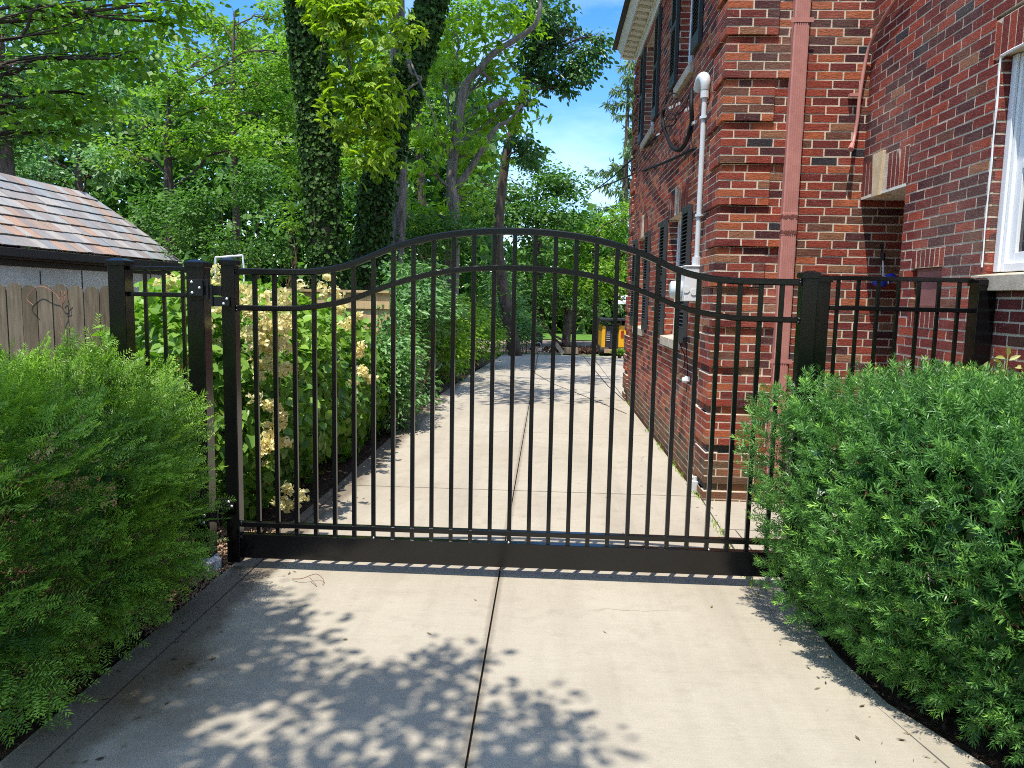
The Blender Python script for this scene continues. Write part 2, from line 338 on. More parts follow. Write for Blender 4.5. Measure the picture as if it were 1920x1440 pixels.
# lawn strip, far soil and bank behind the drive
sheet('lawn', [(-1.5, 22.8), (12, 22.8), (12, 23.6), (-1.5, 23.3)], -.02, M_grass); sheet('lawn', [(-4, 31), (25, 29), (25, 34), (-4, 36)], .02, M_grass)
M_dirt = Mat('dirt', rough=1, spec=.1); M_dirt.base(M_dirt.ramp(M_dirt.noise(1.5, 6, .65), [(.35, (.16, .115, .085)), (.7, (.42, .33, .26))])); M_dirt.bump(M_dirt.noise(12, 6, .7), .8, .05)
sheet('dirt_yard', [(-3, 23.2), (25, 23.2), (25, 31), (-3, 31)], -.012, M_dirt)

def blob_rocks(name, centers, size, mat, label=None, cat=None, kind='stuff'):
    b = MB()
    for c in centers:
        r = size * random.uniform(.35, 1.0); n0 = len(b.v); t = random.random()
        b.sphere((0, 0, 0), (1, 1, 1), 6, 4, t); R = Quaternion((random.random(), random.random(), random.random(), random.random())).normalized().to_matrix()
        sc = Vector((random.uniform(.6, 1.3), random.uniform(.6, 1.3), random.uniform(.35, .8))) * r
        for i in range(n0, len(b.v)):
            v = Vector(b.v[i]) * random.uniform(.75, 1.2); v = R @ Vector((v.x * sc.x, v.y * sc.y, v.z * sc.z)); b.v[i] = (v.x + c[0], v.y + c[1], v.z + c[2])
    o = b.build(name, mat); o['kind'] = kind
    if label: o['label'] = label
    if cat: o['category'] = cat
    return o
pts = []
for i in range(4200):
    x = random.uniform(-2.4, -1.80); yv = random.uniform(3.5, 5.4)
    if x > -1.88 and random.random() < .75: continue
    hgt = .05 * math.exp(-((x + 2.1)**2 / .03 + (yv - 4.4)**2 / .12)); pts.append((x, yv, -.02 + hgt * random.random()))
blob_rocks('clay_soil', pts, .0125, M_clod, 'loose brown clay clods around the left gate post', 'soil')
pts = [(random.uniform(-3.2, -1.93), random.uniform(2.0, 4.3), random.uniform(-.04, -.01)) for _ in range(1400)] + [(random.uniform(1.5 + (3.6 - 2.6) * .1, 3.2), random.uniform(2.3, 4.3), random.uniform(-.04, -.01)) for _ in range(900)]
M_mulch = Mat('mulch', rough=1, spec=.1); M_mulch.base(M_mulch.mix(M_mulch.attr('tint'), (.02, .013, .01), (.12, .07, .045)))
blob_rocks('mulch', pts, .016, M_mulch, 'dark bark mulch under the yew hedges', 'mulch')
pts = []
for _ in range(240):
    u = random.random()
    pts.append((random.choice((-1, 1)) * 0 + (random.uniform(-1.9, -1.5) if u < .55 else random.uniform(1.2, 1.6)), random.uniform(2.2, 6.2), .003))
b = MB()
for c in pts + [(random.uniform(-1.5, 1.2), random.uniform(2.2, 7), .003) for _ in range(22)]:
    a = random.uniform(0, PI); l = random.uniform(.006, .022); d = Vector((math.cos(a), math.sin(a), random.uniform(0, .15))) * l; n = Vector((-math.sin(a), math.cos(a), 0)) * l * random.uniform(.1, .4)
    p = Vector(c) + Vector((0, 0, .003)); b.quad([p - d, p + n, p + d, p - n], random.random())
M_litter = Mat('litter', rough=.9); M_litter.base(M_litter.mix(M_litter.attr('tint'), (.04, .028, .015), (.22, .17, .07)))
tag(b.build('leaf_litter', M_litter), 'scattered dry leaf bits and needles on the concrete', 'leaf litter', kind='stuff')
b = MB()
b.tube(spline([(-1.47, 4.23, .012), (-1.40, 4.20, .03), (-1.33, 4.24, .045), (-1.28, 4.22, .02), (-1.27, 4.17, .008)], 4), [.003 - .0001 * i for i in range(17)], 5); b.tube([(-1.36, 4.21, .035), (-1.30, 4.15, .012)], .002, 5)
tag(b.build('dead_twig', Mat('reddish_twig', (.20, .10, .07), .9)), 'small reddish dead twig lying under the kick plate', 'twig')

# ------------------------------------------------------------------ gate
GY = 4.387
topc = [(0, 2.096), (.35, 2.074), (.67, 2.003), (.94, 1.894), (1.07, 1.859), (1.18, 1.843), (1.32, 1.837), (1.75, 1.836)]
midc = [(0, 1.884), (.37, 1.861), (.67, 1.789), (.95, 1.685), (1.08, 1.652), (1.20, 1.633), (1.33, 1.622), (1.75, 1.619)]
def curve_fn(c):
    full = [(-x, 0, z) for x, z in reversed(c[1:])] + [(x, 0, z) for x, z in c]
    s = spline(full, 10); xs = np.array([p.x for p in s]); zs = np.array([p.z for p in s])
    return lambda X: float(np.interp(X + .2, xs, zs)), 0
tz, _ = curve_fn(topc); mz, _ = curve_fn(midc)
GATE = thing('driveway_gate', 'wide black metal driveway gate with arched top rail', 'gate', (-.2, GY, .06))
def rail_curve(name, fz, x0, x1, h, y0, y1, parent):
    N = 90; b = MB(); pr = []
    for i in range(N + 1):
        x = x0 + (x1 - x0) * i / N; z = fz(x); e = .005; c = .005
        pr.append([(x, y0 + c, z), (x, y1 - c, z), (x, y1, z - c), (x, y1, z - h + c), (x, y1 - c, z - h), (x, y0 + c, z - h), (x, y0, z - h + c), (x, y0, z - c)])
    n = 8
    for p in pr: b.v += p; b.t += [.5] * n
    for i in range(N):
        for k in range(n): b.f.append((i*n + k, i*n + (k+1) % n, (i+1)*n + (k+1) % n, (i+1)*n + k))
    return b.build(name, M_black, parent)
GXL, GXR = -1.842, 1.443
rail_curve('top_rail', tz, GXL, GXR, .038, GY, GY + .042, GATE)
rail_curve('middle_rail', mz, GXL, GXR, .033, GY, GY + .042, GATE)
b = MB(); b.box((GXL, GY, .268), (GXR, GY + .042, .298)); b.build('bottom_rail', M_black, GATE, bevel=.004)
b = MB(); b.box((GXL, GY + .002, .072), (GXR, GY + .052, .222)); b.build('kick_plate', M_black, GATE, bevel=.003)
for i in range(27):
    X = -1.733 + i * .1182; b = MB(); b.box((X - .0125, GY + .008, .2225), (X + .0125, GY + .033, tz(X) - .02)); b.build('picket', M_black, GATE, bevel=.002)
def post(name, x0, x1, y0, y1, z0, z1, parent, capm=M_black):
    b = MB(); b.box((x0, y0, z0), (x1, y1, z1 - .02)); o = b.build(name, M_black, parent, bevel=.004)
    b = MB(); e = .008; b.box((x0 - e, y0 - e, z1 - .045), (x1 + e, y1 + e, z1 - .014))
    n = len(b.v); i = .022
    b.hexa([(x0-e, y0-e, z1-.0135), (x1+e, y0-e, z1-.0135), (x1+e, y1+e, z1-.0135), (x0-e, y1+e, z1-.0135), (x0+i, y0+i, z1), (x1-i, y0+i, z1), (x1-i, y1-i, z1), (x0+i, y1-i, z1)])
    c = b.build('post_cap', capm, o, bevel=.002); c.location = (0, 0, 0)
    return o
post('end_post', -1.922, -1.842, GY - .015, GY + .06, .045, 1.895, GATE)
post('end_post', 1.443, 1.53, GY - .015, GY + .065, .045, 1.885, GATE)
def screws(parent, pts, r=.0085):
    for p in pts:
        b = MB(); b.sphere((p[0], p[1], p[2]), (r, r * .5, r), 10, 6); b.build('screw', M_screw, parent, smooth=True)
wb = MB()
for (x, z) in [(GXL + .004, 1.818), (GXL + .004, 1.603), (GXR - .004, 1.818), (GXR - .004, 1.603), (GXL + .002, .283), (GXL + .001, .2)]:
    wb = MB()
    for k in range(5): wb.sphere((x + random.uniform(-.006, .006), GY - .001, z + random.uniform(-.016, .016)), random.uniform(.006, .009), 6, 4)
    wb.build('weld_bead', M_blackm, GATE, smooth=True)
def hinge(zc, lo):
    h = MB(); x0 = -2.103
    h.box((x0, GY - .012 - .03, zc), (x0 + .083, GY - .003 - .03, zc + .095))
    h.box((x0 + .076, GY - .03, zc), (x0 + .087, GY + .05, zc + .095))
    h.box((x0 + .09, GY + .0, zc + .005), (-1.916, GY + .012, zc + .062))
    h.tube([(-2.0, GY - .02, zc - .02), (-2.0, GY - .02, zc + .10)], .012, 10)
    h.box((-1.975, GY - .028, zc - .058), (-1.868, GY - .016, zc - .002))
    h.tube([(-1.972, GY - .03, zc - .06), (-1.972, GY - .03, zc + .07)], .011, 10)
    o = h.build('hinge', M_blackm, GATE, bevel=.0015)
    screws(o, [(x0 + .018, GY - .043, zc + .08), (x0 + .064, GY - .043, zc + .048), (x0 + .02, GY - .043, zc + .018), (-1.883, GY - .029, zc - .014), (-1.903, GY - .029, zc - .042)])
    return o
hinge(1.668, 0)
h = MB(); h.box((-1.975, GY - .030, .384), (-1.868, GY - .018, .450)); h.box((-2.03, GY - .02, .30), (-1.945, GY - .008, .375)); h.tube([(-1.972, GY - .03, .30), (-1.972, GY - .03, .45)], .011, 10); h.box((-2.103, GY - .042, .28), (-2.02, GY - .032, .375))
o = h.build('hinge', M_blackm, GATE, bevel=.0015); screws(o, [(-1.898, GY - .031, .432), (-1.880, GY - .031, .405), (-2.045, GY - .043, .345), (-2.075, GY - .043, .31), (-2.05, GY - .043, .30)])
for X in (-.197, 1.0, -1.02): screws(GATE, [(X, GY + .006, .228)], .006)

def metal_fence(label, x_posts, pk, ztop, zmid, y0, rails):
    t = thing('metal_fence', label, 'fence', ((x_posts[0][0] + x_posts[-1][1]) / 2, y0, 0), 'black metal fence panels beside the gate')
    for (a, c, zt, ya, yb) in x_posts: post('post', a, c, ya, yb, -.03, zt, t)
    xa, xb = rails
    for z in (ztop, zmid, .30):
        b = MB(); b.box((xa, y0, z - .026), (xb, y0 + .028, z)); b.build('rail', M_black, t, bevel=.003)
    for X in pk:
        b = MB(); b.box((X - .0095, y0 + .005, .12), (X + .0095, y0 + .023, ztop - .01)); b.build('picket', M_black, t, bevel=.0015)
    return t
metal_fence('short black fence panel between two posts left of the gate', [(-2.602, -2.500, 1.880, GY - .02, GY + .08), (-2.124, -2.022, 1.880, GY - .028, GY + .075)], [-2.402, -2.288, -2.172], 1.838, 1.684, GY + .015, (-2.5, -2.124))
FY = GY + .06
metal_fence('black fence panel between the gate and the brick wing wall', [(1.535, 1.632, 1.868, GY + .07, GY + .17), (2.43, 2.528, 1.864, GY + .01, GY + .11)], [1.675 + .1135 * i for i in range(7)], 1.862, 1.690, FY, (1.632, 2.43))
# concrete footing of the hinge post
b = MB(); b.tube([(-2.075, GY + .025, -.04), (-2.075, GY + .025, .05), (-2.075, GY + .025, .075)], [.10, .09, .07], 16, lump=.12); M_foot = Mat('grey_footing', (.42, .43, .45), .9); M_foot.bump(M_foot.noise(30, 5), .6, .01)
tag(b.build('post_footing', M_foot), 'rough grey concrete footing at the base of the hinge post', 'footing')

# ------------------------------------------------------------------ brick house
HOUSE = thing('brick_house', 'two storey red brick house with black shutters and quoined corner', 'house', (1.397, 6.39, 0))
CHG = .0667; BL = .2133; MJ = .0130; Z0 = .0177
def brick_wall(name, O, U, N, zmin, zmax, segfn, openings, mats, depth=.095, parent=None, fill=None):
    """segfn(j) -> [(ua, ub, protrusion, brick phase)]"""
    B = MB(); Mo = MB(); O = Vector(O); U = Vector(U); N = Vector(N)
    def bx(mb, ua, ub, za, zb, front, back, t, jit):
        P = []
        for z in (za, zb):
            for (u, d) in ((ua, front), (ub, front), (ub, back), (ua, back)):
                p = O + U * u + N * d; P.append((p.x, p.y, z))
        mb.hexa(P, t, jit)
    j0 = math.floor((zmin - Z0) / CHG)
    j = j0
    while Z0 + j * CHG < zmax - .01:
        za = max(Z0 + j * CHG, zmin); zb = min(Z0 + (j+1) * CHG, zmax); zc = (za + zb) / 2
        for (ua, ub, pr, ph) in segfn(j):
            free = [(ua, ub)]
            for (o0, o1, oz0, oz1) in openings:
                if oz0 < zc < oz1:
                    nf = []
                    for a, c in free:
                        if o1 <= a or o0 >= c: nf.append((a, c)); continue
                        if a < o0: nf.append((a, o0))
                        if c > o1: nf.append((o1, c))
                    free = nf
            for a, c in free:
                bx(Mo, a + .002, c - .002, za + (MJ * .62 if pr > 0 and j % 5 == 2 else 0), zb, pr - .0012 + random.uniform(0, .0003), -.25, .5, 0)
                s = ua + ph - BL * 3
                k = math.floor((a - s) / BL)
                while s + k * BL < c:
                    x0 = max(s + k * BL, a); x1 = min(s + (k+1) * BL - MJ, c); k += 1
                    if x1 - x0 < .022: continue
                    dz = random.uniform(-.0012, .0012)
                    bx(B, x0, x1, za + MJ * .5 + dz, zb - MJ * .5 + dz, pr + random.uniform(.0006, .0030), pr - depth, random.random(), .0012)
        j += 1
    if fill: fill(B, Mo, bx)
    nb = len(B.v); faces = B.f + [tuple(i + nb for i in f) for f in Mo.f]
    o = mk(name, B.v + Mo.v, faces, list(mats), parent if parent is not None else HOUSE, False, B.t + Mo.t)
    idx = np.zeros(len(faces), dtype=np.int32); idx[len(B.f):] = 1; o.data.polygons.foreach_set('material_index', idx)
    return o
def soldiers(bx, B, Mo, u0, u1, z0, z1, pr=.0, w=.0667, skip=None):
    n = max(1, round((u1 - u0) / w)); ww = (u1 - u0) / n
    bx(Mo, u0, u1, z0, z1, pr - .0014, -.2, .5, 0)
    for i in range(n):
        a = u0 + i * ww; c = a + ww - .010
        if skip and a < skip[1] and c > skip[0]: continue
        bx(B, a + .005, c + .005, z0 + .004, z1 - .006, pr + random.uniform(-.001, .002), pr - .09, random.random() * .5 + random.choice((0, .5)) * .3, .0012)
# quoin blocks: five-course cycle, course j%5==1 recessed
def qwide(j): return ((j - 2) // 5) % 2 == 0
def seg_front(j):
    off = 0 if j % 2 == 0 else .1055
    if j % 5 == 1: return [(off, 1.95, 0, (BL * .5 if j % 2 else 0))]
    w = .505 if qwide(j) else .385
    return [(-.026 if off == 0 else off - .026, w, .026, .0), (w, 1.95, 0, (.1 if j % 2 else 0))]
def seg_side(j):
    off = .1055 if j % 2 == 0 else 0; e = 6.96
    if j % 5 == 1: return [(off, e - .0, 0, 0 if j % 2 else BL * .5)]
    w = .58 if not qwide(j) else .41; w2 = e - (.58 if qwide(j) else .41)
    return [(off - .026 if off == 0 else off - .026, w, .026, 0 if j % 2 else BL * .5), (w, w2, 0, 0 if j % 2 else BL * .5), (w2, e + .026, .026, 0 if j % 2 else BL * .5)]
XM, XW, YF = 1.397, 2.532, 6.39
brick_wall('wall', (XM, YF, 0), (1, 0, 0), (0, -1, 0), -.05, 6.3, seg_front, [], (M_brick, M_mortar))
WL = [(7.97, 9.05, 1.30, 2.635), (10.95, 12.0, 1.30, 2.635)]; WU = [(7.92, 8.86, 4.09, 5.50), (10.76, 11.93, 4.09, 5.50)]
ops = [(a - YF, c - YF, z0, z1) for a, c, z0, z1 in WL + WU]
ops2 = ops + [(a - YF - .09, c - YF + .09, 2.6349, 2.90) for a, c, _, _ in WL] + [(a - YF - .03, c - YF + .03, z0 - .12, z0 + .001) for a, c, z0, _ in WL + WU]
def fill_side(B, Mo, bx):
    for a, c, _, z1 in WL:
        m = (a + c) / 2 - YF; soldiers(bx, B, Mo, a - YF - .09, c - YF + .09, z1, 2.899, .0, skip=(m - .055, m + .055))
brick_wall('wall', (XM, YF, 0), (0, 1, 0), (-1, 0, 0), -.05, 5.62, seg_side, ops2, (M_brick, M_mortar), fill=fill_side)
# far end of the house
brick_wall('wall', (XM, 13.35, 0), (1, 0, 0), (0, 1, 0), -.05, 5.62, lambda j: [(.11, 3, 0, (j % 2) * BL * .5)], [], (M_brick, M_mortar))
# wing wall, u runs towards the camera
yw = lambda y: YF - y
AL = (0, yw(5.61)); WW = (yw(4.55), yw(3.0))
def fill_wing(B, Mo, bx):
    soldiers(bx, B, Mo, .004, AL[1] + .015, 2.565, 2.835, .004, .0655, skip=(yw(6.175), yw(5.975)))
    soldiers(bx, B, Mo, yw(5.43), yw(5.00), 1.955, 2.082, .004, .0655)
    soldiers(bx, B, Mo, yw(5.43), yw(5.00), 1.552, 1.672, .004, .0655)
    soldiers(bx, B, Mo, WW[0] - .10, WW[1] + .1, 3.115, 3.33, .0, .0667)
brick_wall('wall', (XW, YF, 0), (0, -1, 0), (-1, 0, 0), -.05, 6.3, lambda j: [(0 if j % 2 else .0, 4.4, 0, (.1 if j % 2 else 0))],
    [(AL[0] - 1, AL[1], -1, 2.565), (AL[0] - 1, AL[1] + .015, 2.564, 2.835), (yw(5.41), yw(5.02), 1.67, 1.96), (yw(5.43), yw(5.00), 1.95, 2.085), (yw(5.43), yw(5.0), 1.55, 1.674), (WW[0], WW[1], 1.90, 3.12), (WW[0] - .10, WW[1] + .1, 3.11, 3.335), (WW[0] - .03, WW[1] + .03, 1.79, 1.901)],
    (M_brick_dark, M_mortar), fill=fill_wing)
brick_wall('wall', (3.36, 6.38, 0), (0, -1, 0), (-1, 0, 0), -.05, 2.6, lambda j: [(0, .8, 0, (j % 2) * .1)], [], (M_brick_dark, M_mortar))
brick_wall('wall', (2.60, 5.61, 0), (1, 0, 0), (0, 1, 0), -.05, 2.56, lambda j: [(.025, .75, 0, (j % 2) * .1)], [], (M_brick_dark, M_mortar))
brick_wall('wall', (XW, 1.99, 0), (1, 0, 0), (0, -1, 0), -.05, 6.3, lambda j: [(.0, 3, 0, (j % 2) * .1)], [], (M_brick_dark, M_mortar))
# reveal of the wing window (brick returns)
brick_wall('wall', (2.546, 4.5515, 0), (1, 0, 0), (0, -1, 0), 1.90, 3.115, lambda j: [(.0, .10, 0, (j % 2) * .1)], [], (M_brick_dark, M_mortar))
for a, c, z0, z1 in WL + WU:
    brick_wall('wall', (XM + .014, c + .0015, 0), (1, 0, 0), (0, -1, 0), z0, z1, lambda j: [(.0, .13, 0, (j % 2) * .1)], [], (M_brick, M_mortar), depth=.05)
b = MB()
b.box((1.66, 6.65, -.05), (9, 13.09, 6.1)); b.box((3.62, 2.25, -.05), (7, 6.6, 6.1)); b.box((2.55, 5.05, 2.6), (3.6, 6.6, 6.1)); b.box((2.8, 2.3, -.05), (3.6, 5.4, 1.5))
b.build('wall_core', M_mortar, HOUSE)
b = MB(); b.box((XW - .004, 5.615, 2.545), (3.36, 6.385, 2.5645)); b.build('niche_ceiling', M_cream, HOUSE)
b = MB(); n = 0
kx = XW - .022; P = []
for z, y0, y1 in ((2.535, 6.135, 6.02), (2.865, 6.175, 5.985)):
    P += [(kx, y1, z), (kx, y0, z), (kx + .1, y0, z), (kx + .1, y1, z)]
b.hexa(P); b.build('keystone', M_key, HOUSE, bevel=.003)
for a, c, _, z1 in WL:
    m = (a + c) / 2; b = MB(); P = []
    for z, hw in ((z1 - .005, .045), (2.945, .065)): P += [(XM - .022, m - hw, z), (XM + .08, m - hw, z), (XM + .08, m + hw, z), (XM - .022, m + hw, z)]
    b.hexa(P); b.build('keystone', M_stone, HOUSE, bevel=.003)
b = MB(); b.box((XW + .028, 5.025, 1.675), (XW + .06, 5.405, 1.952)); b.box((XW + .022, 5.05, 1.70), (XW + .0275, 5.38, 1.93)); b.build('access_panel', M_pink, HOUSE, bevel=.002)
# windows
def window_side(y0, y1, z0, z1, X=XM):
    fx = X + .105; b = MB(); e = .055
    b.box((fx, y0 + .002, z0), (fx + .05, y0 + e, z1)); b.box((fx, y1 - e, z0), (fx + .05, y1 - .002, z1)); b.box((fx, y0 + e, z1 - e), (fx + .05, y1 - e, z1 - .002)); b.box((fx, y0 + e, z0), (fx + .05, y1 - e, z0 + e))
    zm = (z0 + z1) / 2; b.box((fx + .012, y0 + e, zm - .02), (fx + .045, y1 - e, zm + .02))
    for k in (1, 2): yy = y0 + (y1 - y0) * k / 3; b.box((fx + .02, yy - .01, z0 + e), (fx + .042, yy + .01, zm - .0201)); b.box((fx + .02, yy - .01, zm + .0201), (fx + .042, yy + .01, z1 - e))
    wdw = b.build('window', M_white, HOUSE, bevel=.003)
    g = MB(); g.box((fx + .03, y0 + e, z0 + e), (fx + .034, y1 - e, z1 - e)); g.build('glass', M_glass, wdw)
    s = MB(); s.hexa([(X - .045, y0 - .03, z0 - .118), (X + .10, y0 - .03, z0 - .118), (X + .10, y1 + .03, z0 - .118), (X - .045, y1 + .03, z0 - .118), (X - .045, y0 - .03, z0 - .018), (X + .10, y0 - .03, z0 - .001), (X + .10, y1 + .03, z0 - .001), (X - .045, y1 + .03, z0 - .018)])
    s.build('sill', M_stone, wdw, bevel=.004)
for a in WL + WU: window_side(*a)
def shutter(y0, y1, z0, z1):
    b = MB(); x1 = XM - .006; x0 = x1 - .038; s = .05
    b.box((x0, y0, z0), (x1, y0 + s, z1)); b.box((x0, y1 - s, z0), (x1, y1, z1)); b.box((x0, y0 + s, z1 - .07), (x1, y1 - s, z1)); b.box((x0, y0 + s, z0), (x1, y1 - s, z0 + .14))
    zm = z0 + (z1 - z0) * .47; b.box((x0, y0 + s, zm), (x1, y1 - s, zm + .06))
    for za, zb in ((z0 + .14, zm), (zm + .06, z1 - .07)):
        n = int((zb - za) / .036)
        for i in range(n):
            z = za + (i + .5) * (zb - za) / n
            b.obox(((x0 + x1) / 2, (y0 + y1) / 2, z), (.020, 0, .0135), (0, (y1 - y0) / 2 - s, 0), (-.0015, 0, .0025))
    b.build('shutter', M_shutter, HOUSE, bevel=.0015)
for (a, c) in ((7.56, 7.95), (9.08, 9.47), (10.55, 10.93), (12.03, 12.42)): shutter(a, c, 1.285, 2.64)
for (a, c) in ((7.50, 7.89), (8.88, 9.26), (10.36, 10.74), (11.95, 12.33)): shutter(a, c, 4.13, 5.50)
# wing window facing the drive
fx = 2.600; b = MB()
b.box((fx, 4.475, 1.902), (fx + .07, 4.548, 3.112)); b.box((fx, 3.002, 1.902), (fx + .07, 3.075, 3.112)); b.box((fx, 3.075, 3.04), (fx + .07, 4.475, 3.112)); b.box((fx, 3.075, 1.902), (fx + .07, 4.475, 1.95))
b.box((fx - .018, 4.50, 1.902), (fx - .001, 4.548, 3.11))
wdw = b.build('window', M_white, HOUSE, bevel=.004)
s = MB(); s.box((fx + .02, 4.415, 1.95), (fx + .055, 4.4745, 3.04)); s.box((fx + .02, 3.0755, 1.95), (fx + .055, 3.13, 3.04)); s.box((fx + .02, 3.13, 1.95), (fx + .055, 4.415, 2.01)); s.box((fx + .02, 3.13, 2.98), (fx + .055, 4.415, 3.04)); s.box((fx + .015, 3.13, 2.47), (fx + .055, 4.415, 2.51))
for yy in (3.56, 3.99): s.box((fx + .03, yy - .01, 2.01), (fx + .05, yy + .01, 2.469)); s.box((fx + .03, yy - .01, 2.511), (fx + .05, yy + .01, 2.98))
s.build('sash', M_white, wdw, bevel=.003)
g = MB(); g.box((fx + .038, 3.10, 1.98), (fx + .042, 4.44, 3.01)); g.build('glass', M_glass, wdw)
g = MB()
for i in range(30): y0 = 3.05 + i * .05; g.quad([(fx + .16 + .015 * (i % 2), y0, 1.92), (fx + .16 + .015 * ((i+1) % 2), y0 + .05, 1.92), (fx + .16 + .015 * ((i+1) % 2), y0 + .05, 3.1), (fx + .16 + .015 * (i % 2), y0, 3.1)])
g.build('curtain', M_interior, wdw)
s = MB(); s.hexa([(XW - .055, 2.97, 1.79), (fx + .03, 2.97, 1.79), (fx + .03, 4.58, 1.79), (XW - .055, 4.58, 1.79), (XW - .055, 2.97, 1.878), (fx + .03, 2.97, 1.9), (fx + .03, 4.58, 1.9), (XW - .055, 4.58, 1.878)]); s.build('sill', M_stone, wdw, bevel=.004)
c = MB(); pts = [(XW - .004, 4.565, 1.93 + .1 * i) for i in range(12)] + [(XW - .004, 4.563, 3.112)]
c.tube([(p[0], p[1] + random.uniform(-.004, .004), p[2]) for p in pts], [random.uniform(.004, .008) for _ in pts], 6)
c.tube([(XW - .004, 4.565 - .1 * i, 3.113 + random.uniform(-.002, .002)) for i in range(12)], [random.uniform(.006, .01) for _ in range(12)], 6); c.build('caulk_bead', M_white, wdw)
# cornice
b = MB(); ye = 13.55
prof = [(1.39, 5.60), (1.375, 5.60), (1.375, 5.80), (1.33, 5.83), (1.33, 5.86)]
b.box((1.372, 6.2, 5.61), (1.41, ye - .18, 5.83)); b.box((1.345, 6.2, 5.745), (1.3715, ye - .16, 5.83))
b.box((1.16, 6.1, 5.831), (1.45, ye, 5.86)); 
b.hexa([(1.15, 6.1, 5.8605), (1.45, 6.1, 5.8605), (1.45, ye, 5.8605), (1.15, ye, 5.8605), (1.08, 6.1, 5.99), (1.45, 6.1, 5.99), (1.45, ye + .05, 5.99), (1.08, ye + .05, 5.99)])
b.box((1.14, 6.1, 5.80), (1.1595, ye, 5.8590))
b.build('cornice', M_cream, HOUSE, bevel=.004)
y = 6.3
while y < ye - .12:
    b = MB(); b.hexa([(1.175, y, 5.79), (1.343, y, 5.765), (1.343, y + .12, 5.765), (1.175, y + .12, 5.79), (1.175, y, 5.8305), (1.343, y, 5.8305), (1.343, y + .12, 5.8305), (1.175, y + .12, 5.8305)]); b.build('modillion', M_cream, HOUSE, bevel=.008); y += .245

M_roof = Mat('dark_shingle', (.06, .055, .05), .95)
b = MB(); b.hexa([(1.0, 6.0, 6.0), (9.4, 6.0, 6.0), (9.4, 13.7, 6.0), (1.0, 13.7, 6.0), (4, 9, 8.4), (6.5, 9, 8.4), (6.5, 10.5, 8.4), (4, 10.5, 8.4)])
b.build('roof', M_roof, HOUSE)
b = MB(); b.hexa([(2.27, 1.7, 6.31), (7.3, 1.7, 6.31), (7.3, 6.5, 6.31), (2.27, 6.5, 6.31), (4, 3.5, 7.8), (6, 3.5, 7.8), (6, 6.4, 7.8), (4, 6.4, 7.8)]); b.box((2.28, 1.75, 6.10), (2.6, 6.38, 6.3095)); b.build('roof', M_roof, HOUSE)
# downspout
b = MB(); xa, xb, y1 = 1.888, 2.006, YF - .012
def spout_prof(z): 
    pts = []; n = 6; 
    pts = [(xa, y1, z), (xa, y1 - .062, z)]
    for i in range(n):
        x0 = xa + .008 + (xb - xa - .016) * i / n; w_ = (xb - xa - .016) / n
        pts += [(x0, y1 - .068, z), (x0 + w_ * .55, y1 - .068, z), (x0 + w_ * .62, y1 - .064, z), (x0 + w_ * .93, y1 - .064, z)]
    pts += [(xb, y1 - .062, z), (xb, y1, z)]; return pts
rings = [spout_prof(z) for z in (.12, 2.24, 2.25, 2.42, 2.43, 6.1)]; n = len(rings[0])
for i, r_ in enumerate(rings):
    sc = 1.03 if i in (2, 3) else 1.0
    for p in r_: b.v.append(((p[0] - 1.947) * sc + 1.947, (p[1] - y1) * sc + y1, p[2])); b.t.append(.5)
for i in range(len(rings) - 1):
    for k in range(n): b.f.append((i*n + k, i*n + (k+1) % n, (i+1)*n + (k+1) % n, (i+1)*n + k))
ds = b.build('downspout', M_down, HOUSE)
for z in (2.395, 2.27):
    b = MB(); pr = spout_prof(z); m_ = len(pr)
    for dz in (-.012, .012):
        for i, p in enumerate(pr): b.v.append(((p[0] - 1.947) * 1.05 + 1.947 + random.uniform(-.001, .001), (p[1] - y1) * 1.07 + y1, z + dz + random.uniform(-.009, .009))); b.t.append(.5)
    for k in range(m_): b.f.append((k, (k+1) % m_, m_ + (k+1) % m_, m_ + k))
    b.build('seam_band', M_rust, ds)
for z in (3.9, 1.2): b = MB(); b.box((xa - .03, y1 - .071, z), (xb + .03, y1 - .0695, z + .035)); b.build('strap', M_down, ds)
# small overflow pipe in the inner corner
b = MB(); c0 = Vector((XW - .035, YF - .035, 0))
path = [(XW - .03, 5.55, 4.12), (XW - .03, 5.80, 3.98), (XW - .03, 6.05, 3.90), (XW - .032, 6.27, 3.80), (XW - .055, 6.345, 3.66), (2.445, 6.345, 3.35), (2.44, 6.345, 3.17), (2.425, 6.34, 3.05), (2.40, 6.30, 2.97)]
b.tube(spline(path, 4), .0145, 8); op = b.build('overflow_pipe', M_down, HOUSE, smooth=True)
b = MB(); b.tube([(2.40, 6.305, 2.975), (2.385, 6.285, 2.945), (2.372, 6.262, 2.92)], [.017, .021, .022], 8); b.build('nozzle', M_down, op); b = MB(); b.obox((2.41, 6.36, 3.36), (.045, 0, 0), (0, .02, 0), (0, 0, .012)); b.build('bracket', M_down, op)

